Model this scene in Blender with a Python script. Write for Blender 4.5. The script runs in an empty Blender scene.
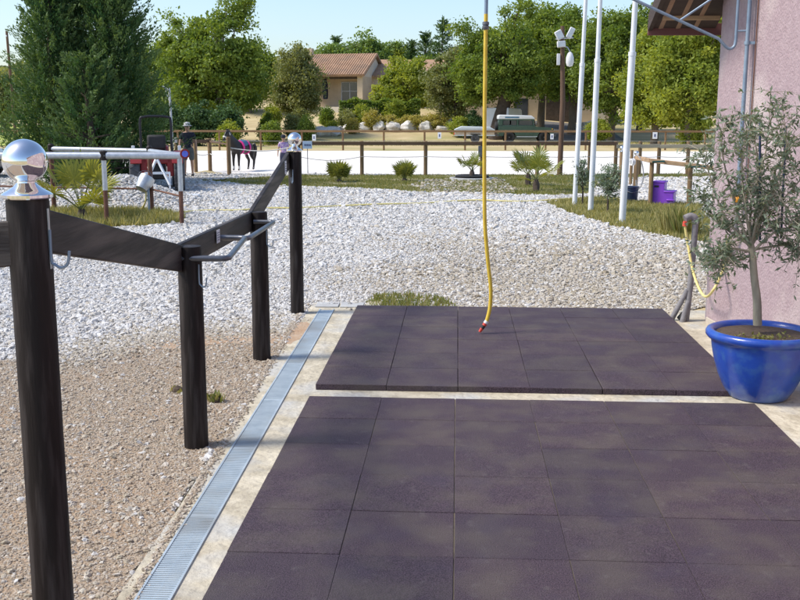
import bpy, math, random
import numpy as np
from mathutils import Vector, Matrix, Euler

R = math.radians
sc = bpy.context.scene
COL = sc.collection
rng = np.random.default_rng(7)
random.seed(7)

# ------------------------------------------------------------------ camera
F, CH, PITCH, YAW, ROLL = 1005.6, 1.9025, .18138, -.05591, .00152
_cp, _sp, _cy, _sy = math.cos(PITCH), math.sin(PITCH), math.cos(YAW), math.sin(YAW)
fwd = Vector((_sy*_cp, _cy*_cp, -_sp)); _r = Vector((_cy, -_sy, 0)); _u = _r.cross(fwd)
rt = math.cos(ROLL)*_r + math.sin(ROLL)*_u
up = -math.sin(ROLL)*_r + math.cos(ROLL)*_u
cam = bpy.data.cameras.new('camera'); co = bpy.data.objects.new('camera', cam); COL.objects.link(co)
co.matrix_world = Matrix(((rt.x, up.x, -fwd.x, 0), (rt.y, up.y, -fwd.y, 0), (rt.z, up.z, -fwd.z, CH), (0, 0, 0, 1)))
cam.sensor_width = 36; cam.lens = F/800*36; cam.clip_start = .05; cam.clip_end = 5000
sc.camera = co

# ------------------------------------------------------------------ sky, sun, exposure
SUN_EL, SUN_AZ = 50, -10          # degrees; azimuth forward of due left
sdir = Vector((-math.cos(R(SUN_EL))*math.cos(R(SUN_AZ)), math.cos(R(SUN_EL))*math.sin(R(SUN_AZ)), math.sin(R(SUN_EL))))
w = bpy.data.worlds.new('World'); sc.world = w; w.use_nodes = True
nt = w.node_tree; nt.nodes.clear()
so = nt.nodes.new('ShaderNodeOutputWorld'); bg = nt.nodes.new('ShaderNodeBackground'); sk = nt.nodes.new('ShaderNodeTexSky')
sk.sky_type = 'NISHITA'; sk.sun_disc = False; sk.sun_elevation = R(SUN_EL); sk.sun_rotation = math.atan2(sdir.x, sdir.y)
sk.altitude = 200; sk.air_density = 1.0; sk.dust_density = 1.6; sk.ozone_density = 2.5
bg.inputs[1].default_value = .12
nt.links.new(sk.outputs[0], bg.inputs[0]); nt.links.new(bg.outputs[0], so.inputs[0])
sun = bpy.data.lights.new('sun', 'SUN'); sun.energy = 2.4; sun.angle = R(14); sun.color = (1, .92, .79)
sl = bpy.data.objects.new('sun', sun); COL.objects.link(sl); sl.rotation_euler = sdir.to_track_quat('Z', 'Y').to_euler()
sc.view_settings.view_transform = 'Standard'; sc.view_settings.look = 'None'
sc.view_settings.exposure = .86; sc.view_settings.gamma = 1; sc.view_settings.use_curve_mapping = False

# ------------------------------------------------------------------ measuring: a photo point seen along a ray
CAM = Vector((0, 0, CH))
def ray(x, y): return fwd + rt*((x-400)/F) + up*((300-y)/F)
def G(x, y, z=0):
    d = ray(x, y); t = (z-CH)/d.z; return CAM + d*t
def D(x, y, Y):
    d = ray(x, y); return CAM + d*(Y/d.y)
def PL(x, y, p, n):
    d = ray(x, y); n = Vector(n); return CAM + d*((Vector(p)-CAM).dot(n)/d.dot(n))

# ------------------------------------------------------------------ terrain height
def smooth(t): t = np.clip(t, 0, 1); return t*t*(3-2*t)
def hgt(x, y):
    x = np.asarray(x, float); y = np.asarray(y, float)
    h = 1.15*smooth((y-73.5)/14) + 2.0*smooth((y-84)/22) + 2.5*smooth((y-115)/80) + 9*smooth((y-200)/260)
    h = h*(1-.75*smooth((-x-22)/14)*smooth((260-y)/60))*(1-.35*smooth((x-5)/9)*smooth((120-y)/20))
    return h
def hz(x, y): return float(hgt(x, y))

# ------------------------------------------------------------------ materials
M = {}
def mat(name, c, rough=.7, metal=0, c2=None, scale=6, bump=0, bscale=40, detail=6, spec=.5, stretch=None, trans=0, c3=None, s3=1.2, coat=0, rand=None):
    m = bpy.data.materials.new(name); m.use_nodes = True; n = m.node_tree.nodes; l = m.node_tree.links
    b = n['Principled BSDF']; b.inputs['Roughness'].default_value = rough; b.inputs['Metallic'].default_value = metal
    b.inputs['Specular IOR Level'].default_value = spec; b.inputs['Base Color'].default_value = (*c, 1)
    if coat: b.inputs['Coat Weight'].default_value = coat; b.inputs['Coat Roughness'].default_value = .15
    tc = n.new('ShaderNodeTexCoord'); vec = tc.outputs['Object']
    if stretch:
        mp = n.new('ShaderNodeMapping'); mp.inputs['Scale'].default_value = stretch; l.new(vec, mp.inputs[0]); vec = mp.outputs[0]
    col = None
    if c2:
        t = n.new('ShaderNodeTexNoise'); t.inputs['Scale'].default_value = scale; t.inputs['Detail'].default_value = detail; t.inputs['Roughness'].default_value = .62
        l.new(vec, t.inputs[0])
        r = n.new('ShaderNodeValToRGB'); r.color_ramp.elements[0].position = .36; r.color_ramp.elements[1].position = .64
        r.color_ramp.elements[0].color = (*c, 1); r.color_ramp.elements[1].color = (*c2, 1)
        l.new(t.outputs[0], r.inputs[0]); col = r.outputs[0]
    if c3:
        t3 = n.new('ShaderNodeTexNoise'); t3.inputs['Scale'].default_value = s3; t3.inputs['Detail'].default_value = 5; l.new(vec, t3.inputs[0])
        r3 = n.new('ShaderNodeValToRGB'); r3.color_ramp.elements[0].position = .48; r3.color_ramp.elements[1].position = .66
        l.new(t3.outputs[0], r3.inputs[0])
        mx = n.new('ShaderNodeMix'); mx.data_type = 'RGBA'; l.new(r3.outputs[0], mx.inputs[0]); l.new(col, mx.inputs[6]); mx.inputs[7].default_value = (*c3, 1); col = mx.outputs[2]
    if rand:
        oi = n.new('ShaderNodeObjectInfo'); rr = n.new('ShaderNodeValToRGB')
        els = rr.color_ramp.elements
        for k, cc in enumerate(rand):
            e = els[k] if k < 2 else els.new(1)
            e.position = k/(len(rand)-1); e.color = (*cc, 1)
        for k, cc in enumerate(rand): els[k].position = k/(len(rand)-1); els[k].color = (*cc, 1)
        l.new(oi.outputs['Random'], rr.inputs[0])
        if col:
            mx = n.new('ShaderNodeMix'); mx.data_type = 'RGBA'; mx.blend_type = 'MULTIPLY'; mx.inputs[0].default_value = 1
            l.new(rr.outputs[0], mx.inputs[6]); l.new(col, mx.inputs[7]); col = mx.outputs[2]
        else: col = rr.outputs[0]
    if col: l.new(col, b.inputs['Base Color'])
    if bump:
        t = n.new('ShaderNodeTexNoise'); t.inputs['Scale'].default_value = bscale; t.inputs['Detail'].default_value = 5; l.new(vec, t.inputs[0])
        bp = n.new('ShaderNodeBump'); bp.inputs['Strength'].default_value = 1; bp.inputs['Distance'].default_value = bump
        l.new(t.outputs[0], bp.inputs['Height']); l.new(bp.outputs[0], b.inputs['Normal'])
    M[name] = m; return m
def leafmat(name, a, b2, tr=.42):
    """leaf: two greens mixed by the clump's own tint, thin and translucent"""
    m = bpy.data.materials.new(name); m.use_nodes = True; n = m.node_tree.nodes; l = m.node_tree.links
    b = n['Principled BSDF']; b.inputs['Roughness'].default_value = .55; b.inputs['Specular IOR Level'].default_value = .3
    at = n.new('ShaderNodeAttribute'); at.attribute_name = 'tint'
    mx = n.new('ShaderNodeMix'); mx.data_type = 'RGBA'; mx.inputs[6].default_value = (*a, 1); mx.inputs[7].default_value = (*b2, 1)
    l.new(at.outputs['Fac'], mx.inputs[0]); l.new(mx.outputs[2], b.inputs['Base Color'])
    t = n.new('ShaderNodeBsdfTranslucent'); ml = n.new('ShaderNodeMix'); ml.data_type = 'RGBA'; ml.blend_type = 'MULTIPLY'; ml.inputs[0].default_value = 1
    ml.inputs[7].default_value = (1.5, 1.4, .5, 1); l.new(mx.outputs[2], ml.inputs[6]); l.new(ml.outputs[2], t.inputs[0])
    ms = n.new('ShaderNodeMixShader'); ms.inputs[0].default_value = tr
    l.new(b.outputs[0], ms.inputs[1]); l.new(t.outputs[0], ms.inputs[2]); l.new(ms.outputs[0], n['Material Output'].inputs[0])
    M[name] = m; return m

mat('dark_timber', (.008, .005, .0045), .6, spec=.3, c2=(.015, .009, .008), scale=5, bump=.0015, bscale=30, stretch=(6, 6, .6), c3=(.040, .033, .031), s3=5)
mat('dark_plank', (.016, .012, .0115), .6, spec=.35, c2=(.040, .034, .034), scale=4, bump=.0015, bscale=18, stretch=(1, .5, 7), c3=(.10, .085, .075), s3=2.2)
mat('chrome', (.86, .87, .88), .045, 1, c2=(.80, .81, .83), scale=20)
mat('galvanised', (.42, .45, .49), .42, .7, c2=(.55, .58, .62), scale=14, bump=.0006, bscale=60)
mat('blue_steel', (.20, .27, .36), .45, .35, c2=(.27, .35, .44), scale=9, bump=.0004, bscale=50)
mat('grate_steel', (.42, .50, .56), .5, .4, c2=(.54, .62, .67), scale=8, c3=(.33, .35, .35), s3=2)
mat('black_metal', (.012, .013, .017), .4, .3, c2=(.02, .021, .026), scale=8)
mat('tube_metal', (.10, .11, .13), .35, .6, c2=(.16, .17, .2), scale=8)
mat('white_paint', (.66, .69, .73), .35, c2=(.72, .75, .79), scale=3, bump=.0004, bscale=30)
mat('white_plastic', (.72, .73, .75), .4, c2=(.66, .67, .69), scale=5)
mat('paper', (.74, .75, .78), .8, c2=(.70, .72, .76), scale=12)
mat('blue_paper', (.42, .55, .75), .7, c2=(.47, .60, .78), scale=12)
mat('ink', (.08, .10, .2), .8, c2=(.1, .12, .24), scale=30)
mat('concrete', (.36, .32, .24), .9, c2=(.58, .53, .42), scale=4.5, bump=.018, bscale=20, c3=(.44, .44, .42), s3=2.6, detail=12)
mat('slab_light', (.55, .53, .47), .9, c2=(.66, .62, .52), scale=2, bump=.002, bscale=30, detail=10)
mat('cast_concrete', (.36, .37, .38), .9, c2=(.45, .46, .46), scale=5, bump=.002, bscale=50)
mat('plaster', (.335, .25, .275), .95, c2=(.39, .30, .325), scale=16, bump=.011, bscale=48, c3=(.50, .42, .42), s3=1.3, detail=12)
mat('plinth', (.42, .37, .31), .95, c2=(.5, .44, .37), scale=5, bump=.008, bscale=40)
mat('roof_wood', (.038, .024, .020), .8, c2=(.06, .040, .032), scale=4, stretch=(1, .2, 6), bump=.001)
mat('fascia', (.13, .05, .045), .7, c2=(.17, .07, .06), scale=4)
mat('light_wood', (.34, .22, .13), .8, c2=(.5, .34, .2), scale=4, stretch=(1, 1, 5))
mat('post_wood', (.17, .11, .055), .85, c2=(.25, .165, .085), scale=5, stretch=(3, 3, .6), bump=.002, bscale=25)
mat('far_wood', (.20, .115, .055), .85, c2=(.27, .16, .075), scale=2)
mat('grey_wood', (.30, .27, .20), .85, c2=(.38, .33, .24), scale=4, stretch=(.6, 3, 3))
mat('brown_rail', (.10, .060, .038), .8, c2=(.14, .085, .05), scale=3, stretch=(.4, 3, 3))
mat('rust_post', (.11, .045, .028), .8, c2=(.17, .08, .05), scale=9, bump=.001)
mat('pole_wood', (.09, .052, .034), .85, c2=(.15, .088, .055), scale=4, stretch=(5, 5, .4), bump=.003, bscale=14)
mat('yellow_hose', (.62, .42, .035), .4, c2=(.70, .50, .06), scale=12)
mat('pale_hose', (.72, .62, .22), .45, c2=(.78, .68, .28), scale=12)
mat('black_rubber', (.018, .018, .020), .7, c2=(.028, .028, .03), scale=20, bump=.001)
mat('tyre_rubber', (.05, .052, .06), .8, c2=(.09, .092, .10), scale=12, bump=.002)
mat('red_plastic', (.6, .05, .03), .35, c2=(.66, .08, .05), scale=10)
mat('orange_valve', (.7, .30, .03), .35, c2=(.76, .36, .05), scale=10)
mat('red_paint', (.28, .015, .018), .45, c2=(.20, .015, .018), scale=4)
mat('blue_reflector', (.08, .12, .6), .3, c2=(.12, .18, .7), scale=10)
mat('pipe_lagging', (.16, .155, .17), .85, c2=(.26, .25, .26), scale=9, bump=.006, bscale=30)
mat('pot_glaze', (.010, .048, .31), .3, c2=(.016, .075, .42), scale=5, coat=.3, detail=10, c3=(.03, .10, .36), s3=13, bump=.0015, bscale=30)
mat('pot_bloom', (.014, .065, .34), .45, c2=(.13, .22, .42), scale=14, detail=12, bump=.001)
mat('stalk_green', (.12, .15, .05), .6, c2=(.18, .2, .07), scale=9)
mat('soil', (.06, .042, .03), .95, c2=(.10, .07, .05), scale=30, bump=.01, bscale=40)
mat('bark', (.13, .105, .085), .95, c2=(.21, .175, .14), scale=4, stretch=(4, 4, .7), bump=.02, bscale=9)
mat('pale_bark', (.26, .235, .18), .9, c2=(.36, .33, .25), scale=8, stretch=(3, 3, .8), bump=.003, bscale=40)
mat('dark_bark', (.06, .045, .035), .95, c2=(.10, .075, .06), scale=4, bump=.02, bscale=9)
mat('tile_roof', (.33, .20, .125), .85, c2=(.43, .27, .17), scale=1.6, c3=(.28, .19, .13), s3=.7, bump=.02, bscale=9)
mat('house_wall', (.55, .44, .31), .9, c2=(.62, .50, .36), scale=2, bump=.004)
mat('house_pale', (.62, .55, .45), .9, c2=(.68, .61, .5), scale=2, bump=.004)
mat('glass', (.03, .04, .05), .08, c2=(.05, .06, .07), scale=2, spec=.8)
mat('shutter', (.45, .47, .52), .5, c2=(.5, .52, .57), scale=6)
mat('rock', (.56, .545, .52), .95, c2=(.74, .72, .69), scale=3, bump=.05, bscale=5, c3=(.36, .33, .29), s3=1.5)
mat('green_paint', (.022, .062, .042), .3, c2=(.03, .075, .05), scale=4, coat=.3)
mat('car_black', (.012, .013, .016), .2, c2=(.016, .018, .02), scale=4, coat=.6)
mat('rim_paint', (.55, .53, .47), .5, c2=(.62, .6, .54), scale=7)
mat('tarp', (.5, .58, .64), .6, c2=(.6, .66, .71), scale=2, bump=.01, bscale=5)
mat('ply', (.42, .34, .25), .8, c2=(.5, .41, .3), scale=3)
mat('purple_plastic', (.20, .05, .50), .4, c2=(.23, .06, .56), scale=6)
mat('navy_plastic', (.02, .04, .09), .45, c2=(.03, .055, .12), scale=6)
mat('teal_paint', (.015, .085, .08), .4, c2=(.02, .11, .1), scale=6)
mat('skin', (.42, .25, .17), .55, c2=(.47, .29, .2), scale=8)
mat('navy_cloth', (.014, .017, .032), .9, c2=(.022, .026, .045), scale=14)
mat('shorts_cloth', (.10, .11, .11), .9, c2=(.14, .15, .15), scale=14)
mat('cap_cloth', (.6, .6, .62), .85, c2=(.68, .68, .7), scale=14)
mat('hair', (.02, .013, .009), .6, c2=(.03, .02, .014), scale=40)
mat('kid_shirt', (.62, .52, .62), .9, c2=(.22, .10, .42), scale=16)
mat('kid_trousers', (.05, .05, .09), .9, c2=(.07, .07, .12), scale=16)
mat('coat_hair', (.008, .006, .006), .5, c2=(.016, .010, .009), scale=3)
mat('white_hair', (.6, .58, .55), .7, c2=(.66, .64, .6), scale=9)
mat('pink_strap', (.70, .03, .25), .6, c2=(.76, .05, .3), scale=9)
mat('blue_pad', (.05, .14, .24), .8, c2=(.07, .18, .3), scale=9)
mat('rope', (.62, .62, .6), .8, c2=(.7, .7, .68), scale=30)
mat('wire', (.3, .3, .3), .5, c2=(.36, .36, .36), scale=30)
mat('light_grey', (.5, .55, .6), .4, .3, c2=(.6, .64, .68), scale=5)

mat('red_soil', (.34, .215, .13), .95, c2=(.42, .30, .20), scale=5, bump=.01, bscale=40, c3=(.46, .37, .28), s3=3, detail=10)
mat('joint_dirt', (.17, .14, .09), .95, c2=(.05, .04, .035), scale=3)
# setting materials
mat('earth', (.42, .33, .17), .95, c2=(.54, .44, .25), scale=.55, bump=.03, bscale=6, c3=(.30, .28, .11), s3=.16, detail=10)
mat('sand', (.66, .63, .59), .95, c2=(.80, .77, .73), scale=1.6, bump=.04, bscale=7, detail=10)
mat('asphalt', (.12, .115, .11), .9, c2=(.17, .16, .15), scale=2, bump=.004, bscale=60)
mat('field_green', (.30, .36, .06), .95, c2=(.38, .42, .08), scale=.3, bump=.03, bscale=4)
mat('turf', (.15, .155, .055), .95, c2=(.23, .20, .085), scale=1.8, bump=.02, bscale=20, c3=(.36, .31, .22), s3=.8, detail=10)

def limescale():
    m = M['pot_glaze']; n, l = m.node_tree.nodes, m.node_tree.links; b = n['Principled BSDF']; src = b.inputs['Base Color'].links[0].from_socket
    tc = n.new('ShaderNodeTexCoord'); sp = n.new('ShaderNodeSeparateXYZ'); l.new(tc.outputs['Object'], sp.inputs[0])
    t = n.new('ShaderNodeTexNoise'); t.inputs['Scale'].default_value = 9; t.inputs['Detail'].default_value = 9; l.new(tc.outputs['Object'], t.inputs[0])
    a = n.new('ShaderNodeMath'); a.operation = 'MULTIPLY_ADD'; a.inputs[1].default_value = .30; l.new(t.outputs[0], a.inputs[0])
    inv = n.new('ShaderNodeMath'); inv.operation = 'MULTIPLY'; inv.inputs[1].default_value = -1; l.new(sp.outputs[2], inv.inputs[0]); l.new(inv.outputs[0], a.inputs[2])
    r_ = n.new('ShaderNodeValToRGB'); r_.color_ramp.elements[0].position = .055; r_.color_ramp.elements[1].position = .17; r_.color_ramp.elements[1].color = (.55, .55, .55, 1); l.new(a.outputs[0], r_.inputs[0])
    x = n.new('ShaderNodeMix'); x.data_type = 'RGBA'; l.new(r_.outputs[0], x.inputs[0]); l.new(src, x.inputs[6]); x.inputs[7].default_value = (.25, .34, .50, 1); l.new(x.outputs[2], b.inputs['Base Color'])
limescale()
def gravel_mat(name, cols, vs, bump, under, u_s=.9, gap=(.30,.27,.23)):
    m = bpy.data.materials.new(name); m.use_nodes = True; n = m.node_tree.nodes; l = m.node_tree.links
    b = n['Principled BSDF']; b.inputs['Roughness'].default_value = .95; b.inputs['Specular IOR Level'].default_value = .2
    tc = n.new('ShaderNodeTexCoord')
    v = n.new('ShaderNodeTexVoronoi'); v.inputs['Scale'].default_value = vs; l.new(tc.outputs['Object'], v.inputs['Vector'])
    sp = n.new('ShaderNodeSeparateColor'); l.new(v.outputs['Color'], sp.inputs[0])
    r = n.new('ShaderNodeValToRGB'); els = r.color_ramp.elements
    for k in range(2, len(cols)): els.new(1)
    for k, c in enumerate(cols): els[k].position = k/(len(cols)-1); els[k].color = (*c, 1)
    l.new(sp.outputs[0], r.inputs[0])
    g = n.new('ShaderNodeValToRGB'); g.color_ramp.elements[0].position = .35; g.color_ramp.elements[1].position = .62; l.new(v.outputs['Distance'], g.inputs[0])
    mx = n.new('ShaderNodeMix'); mx.data_type = 'RGBA'; l.new(g.outputs[0], mx.inputs[0]); l.new(r.outputs[0], mx.inputs[6]); mx.inputs[7].default_value = (*gap, 1)
    t = n.new('ShaderNodeTexNoise'); t.inputs['Scale'].default_value = u_s; t.inputs['Detail'].default_value = 7; l.new(tc.outputs['Object'], t.inputs[0])
    tr = n.new('ShaderNodeValToRGB'); tr.color_ramp.elements[0].position = .5; tr.color_ramp.elements[1].position = .68; tr.color_ramp.elements[1].color = (.6, .6, .6, 1); l.new(t.outputs[0], tr.inputs[0])
    m2 = n.new('ShaderNodeMix'); m2.data_type = 'RGBA'; l.new(tr.outputs[0], m2.inputs[0]); l.new(mx.outputs[2], m2.inputs[6]); m2.inputs[7].default_value = (*under, 1)
    l.new(m2.outputs[2], b.inputs['Base Color'])
    mt = n.new('ShaderNodeMath'); mt.operation = 'MULTIPLY'; mt.inputs[1].default_value = -1; l.new(v.outputs['Distance'], mt.inputs[0])
    bp = n.new('ShaderNodeBump'); bp.inputs['Distance'].default_value = bump; l.new(mt.outputs[0], bp.inputs['Height']); l.new(bp.outputs[0], b.inputs['Normal'])
    M[name] = m
W1, W2, W3, T1, T2, T3 = (.70, .70, .70), (.58, .58, .58), (.43, .425, .42), (.39, .34, .255), (.30, .25, .175), (.48, .435, .36)
gravel_mat('gravel_white', [W1, W2, W1, W3, W1, T3, W2], 27, .02, (.47, .43, .38))
gravel_mat('gravel_tan', [(.40, .32, .23), (.34, .26, .18), (.44, .37, .29), (.30, .22, .155), (.48, .42, .35), (.36, .28, .2)], 80, .006, (.38, .25, .15), 1.4, (.30, .23, .165))
mat('stone_white', (.80, .80, .80), .9, c2=(1, 1, 1), scale=.8, rand=[W1, W3, W1, T3, W2, W1, (.50, .47, .43), (.70, .69, .67)])
mat('stone_mixed', (.80, .80, .80), .9, c2=(1, 1, 1), scale=.8, rand=[T3, T1, W2, T3, (.40, .36, .32), T1, (.62, .58, .52), T2])
mat('stone_tan', (.85, .85, .85), .9, c2=(1, 1, 1), scale=.8, rand=[(.42, .355, .275), (.35, .285, .21), (.48, .42, .345), (.29, .225, .16), (.56, .52, .465), (.40, .325, .24), (.47, .43, .37)])

# rubber paving: speckled granules, dusty and bluish patches
def rubber():
    m = bpy.data.materials.new('rubber_tiles'); m.use_nodes = True; n = m.node_tree.nodes; l = m.node_tree.links
    b = n['Principled BSDF']; b.inputs['Roughness'].default_value = .78; b.inputs['Specular IOR Level'].default_value = .45
    tc = n.new('ShaderNodeTexCoord')
    def noise(s, d, lo, hi):
        t = n.new('ShaderNodeTexNoise'); t.inputs['Scale'].default_value = s; t.inputs['Detail'].default_value = d; l.new(tc.outputs['Object'], t.inputs[0])
        r = n.new('ShaderNodeValToRGB'); r.color_ramp.elements[0].position = lo; r.color_ramp.elements[1].position = hi; l.new(t.outputs[0], r.inputs[0]); return r.outputs[0], t.outputs[0]
    def mix(f, a, c, sc_=1):
        x = n.new('ShaderNodeMix'); x.data_type = 'RGBA'
        if sc_ != 1:
            q = n.new('ShaderNodeMath'); q.operation = 'MULTIPLY'; q.inputs[1].default_value = sc_; l.new(f, q.inputs[0]); f = q.outputs[0]
        l.new(f, x.inputs[0])
        if isinstance(a, tuple): x.inputs[6].default_value = (*a, 1)
        else: l.new(a, x.inputs[6])
        x.inputs[7].default_value = (*c, 1); return x.outputs[2]
    f1, raw = noise(170, 4, .42, .60)
    c = mix(f1, (.024, .0145, .0235), (.080, .055, .076))
    f2, _ = noise(3.6, 10, .42, .66); c = mix(f2, c, (.098, .084, .070), .5)
    f3, _ = noise(3.1, 9, .54, .68); c = mix(f3, c, (.042, .034, .066), .25)
    f4, _ = noise(17, 9, .60, .72); c = mix(f4, c, (.12, .11, .108), .28)
    at = n.new('ShaderNodeAttribute'); at.attribute_name = 'tint'; tr_ = n.new('ShaderNodeValToRGB'); tr_.color_ramp.elements[0].color = (.86, .86, .90, 1); tr_.color_ramp.elements[1].color = (1.14, 1.10, 1.06, 1)
    l.new(at.outputs['Fac'], tr_.inputs[0]); mm = n.new('ShaderNodeMix'); mm.data_type = 'RGBA'; mm.blend_type = 'MULTIPLY'; mm.inputs[0].default_value = 1; l.new(c, mm.inputs[6]); l.new(tr_.outputs[0], mm.inputs[7]); c = mm.outputs[2]
    l.new(c, b.inputs['Base Color'])
    bp = n.new('ShaderNodeBump'); bp.inputs['Distance'].default_value = .004; l.new(raw, bp.inputs['Height']); l.new(bp.outputs[0], b.inputs['Normal'])
    M['rubber_tiles'] = m
rubber()
leafmat('leaf_oak', (0.102, 0.173, 0.036), (0.233, 0.305, 0.061))
leafmat('leaf_bright', (0.149, 0.224, 0.038), (0.355, 0.392, 0.066))
leafmat('leaf_dark', (0.040, 0.090, 0.036), (0.090, 0.162, 0.054), .2)
leafmat('leaf_conifer', (0.034, 0.103, 0.039), (0.149, 0.218, 0.075), .25)
leafmat('leaf_grey', (0.138, 0.167, 0.063), (0.287, 0.305, 0.132), .35)
leafmat('leaf_poplar', (0.119, 0.198, 0.060), (0.224, 0.317, 0.092), .35)
leafmat('leaf_olive', (0.09, 0.135, 0.095), (0.24, 0.30, 0.225), .25)
leafmat('leaf_palm', (0.084, 0.144, 0.042), (0.360, 0.348, 0.084), .3)
leafmat('leaf_yellow', (.30, .30, .07), (.46, .40, .14), .35)
leafmat('grass_green', (0.108, 0.156, 0.036), (0.324, 0.288, 0.120), .3)
leafmat('grass_dry', (0.17, 0.19, 0.065), (0.46, 0.40, 0.185), .3)

# ------------------------------------------------------------------ mesh helpers
def link(name, me, m, parent=None):
    o = bpy.data.objects.new(name, me); COL.objects.link(o)
    if m is not None: me.materials.append(M[m] if isinstance(m, str) else m)
    if parent is not None: o.parent = parent
    return o
def tag(o, label=None, cat=None, group=None, kind=None):
    if label: o['label'] = label
    if cat: o['category'] = cat
    if group: o['group'] = group
    if kind: o['kind'] = kind
    return o
def thing(name, label, cat, loc=(0, 0, 0), rz=0, group=None):
    o = bpy.data.objects.new(name, None); COL.objects.link(o); o.location = loc; o.rotation_euler = (0, 0, rz); o.empty_display_size = .1
    return tag(o, label, cat, group)
def copy_tree(o, parent=None):
    c = o.copy(); COL.objects.link(c)
    if parent is not None: c.parent = parent
    for ch in [k for k in COL.objects if k.parent == o]: copy_tree(ch, c)
    return c
def np_mesh(name, V, Fc, tint=None):
    """V (n,3); Fc (m,k) all faces of k corners"""
    me = bpy.data.meshes.new(name); V = np.asarray(V, np.float32); Fc = np.asarray(Fc, np.int32)
    me.vertices.add(len(V)); me.vertices.foreach_set('co', V.ravel())
    k = Fc.shape[1]; me.loops.add(Fc.size); me.loops.foreach_set('vertex_index', Fc.ravel())
    me.polygons.add(len(Fc)); me.polygons.foreach_set('loop_start', np.arange(0, Fc.size, k, dtype=np.int32))
    if tint is not None:
        a = me.attributes.new('tint', 'FLOAT', 'FACE'); a.data.foreach_set('value', np.asarray(tint, np.float32))
    me.update(); me.validate(); return me

class MB:
    def __init__(s): s.v = []; s.f = []
    def add(s, vs, fs):
        b = len(s.v); s.v += [tuple(v) for v in vs]; s.f += [tuple(b+i for i in f) for f in fs]; return s
    def box(s, a, b, rz=0, c=None):
        x0, y0, z0 = a; x1, y1, z1 = b
        vs = [Vector(p) for p in ((x0,y0,z0),(x1,y0,z0),(x1,y1,z0),(x0,y1,z0),(x0,y0,z1),(x1,y0,z1),(x1,y1,z1),(x0,y1,z1))]
        if rz:
            c = Vector(c or (0, 0, 0)); m = Matrix.Rotation(rz, 3, 'Z'); vs = [m @ (v-c)+c for v in vs]
        return s.add(vs, [(0,3,2,1),(4,5,6,7),(0,1,5,4),(1,2,6,5),(2,3,7,6),(3,0,4,7)])
    def beam(s, p, q, w, h, upv=(0, 0, 1)):
        """box from p to q, w wide across, h tall"""
        p, q = Vector(p), Vector(q); d = (q-p).normalized(); u_ = Vector(upv); sd = d.cross(u_).normalized(); u2 = sd.cross(d)
        vs = []
        for e in (p, q):
            for a, b in ((-1,-1),(1,-1),(1,1),(-1,1)): vs.append(e+sd*(a*w/2)+u2*(b*h/2))
        return s.add(vs, [(0,1,2,3),(7,6,5,4),(0,4,5,1),(1,5,6,2),(2,6,7,3),(3,7,4,0)])
    def tube(s, pts, r, n=10, cap=True, jit=0):
        pts = [Vector(p) for p in pts]; rs = r if isinstance(r, (list, tuple)) else [r]*len(pts)
        d0 = (pts[1]-pts[0]).normalized(); a = d0.orthogonal().normalized(); vs = []
        for i, p in enumerate(pts):
            d = ((pts[min(i+1, len(pts)-1)]-pts[max(i-1, 0)])).normalized()
            a = (a-d*a.dot(d)).normalized(); b = d.cross(a)
            for k in range(n):
                t = 2*math.pi*k/n; rr = rs[i]*(1+random.uniform(-jit, jit)); vs.append(p+(a*math.cos(t)+b*math.sin(t))*rr)
        fs = [(i*n+k, i*n+(k+1) % n, (i+1)*n+(k+1) % n, (i+1)*n+k) for i in range(len(pts)-1) for k in range(n)]
        if cap: fs += [tuple(range(n))[::-1], tuple((len(pts)-1)*n+k for k in range(n))]
        return s.add(vs, fs)
    def lathe(s, prof, n=32, c=(0, 0, 0), axis=None):
        """prof: (radius, height) list"""
        c = Vector(c); m = Matrix.Identity(3) if axis is None else Vector(axis).to_track_quat('Z', 'Y').to_matrix()
        vs = [m @ Vector((r*math.cos(2*math.pi*k/n), r*math.sin(2*math.pi*k/n), z))+c for r, z in prof for k in range(n)]
        fs = [(i*n+k, i*n+(k+1) % n, (i+1)*n+(k+1) % n, (i+1)*n+k) for i in range(len(prof)-1) for k in range(n)]
        if prof[0][0] > 1e-4: fs.append(tuple(range(n))[::-1])
        if prof[-1][0] > 1e-4: fs.append(tuple((len(prof)-1)*n+k for k in range(n)))
        return s.add(vs, fs)
    def prism(s, poly, y0, y1, m=None):
        """poly in x,z ; extruded y0..y1 ; m optional matrix"""
        n = len(poly); vs = [Vector((x, y0, z)) for x, z in poly]+[Vector((x, y1, z)) for x, z in poly]
        if m is not None: vs = [m @ v for v in vs]
        fs = [tuple(range(n)), tuple(range(n, 2*n))[::-1]]+[((i+1) % n, i, n+i, n+(i+1) % n) for i in range(n)]
        return s.add(vs, fs)
    def build(s, name, m, parent=None, bevel=0, smooth=True, angle=38, seg=2):
        me = bpy.data.meshes.new(name); me.from_pydata(s.v, [], s.f); me.update()
        o = link(name, me, m, parent)
        import bmesh
        bm = bmesh.new(); bm.from_mesh(me); bmesh.ops.recalc_face_normals(bm, faces=bm.faces); bm.to_mesh(me); bm.free()
        if smooth:
            me.polygons.foreach_set('use_smooth', [True]*len(me.polygons)); me.set_sharp_from_angle(angle=R(angle))
        if bevel:
            b = o.modifiers.new('bevel', 'BEVEL'); b.width = bevel; b.segments = seg; b.limit_method = 'ANGLE'; b.angle_limit = R(40); b.harden_normals = False
        return o
def part(name, m, parent, fn, **k):
    b = MB(); fn(b); return b.build(name, m, parent, **k)
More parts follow.
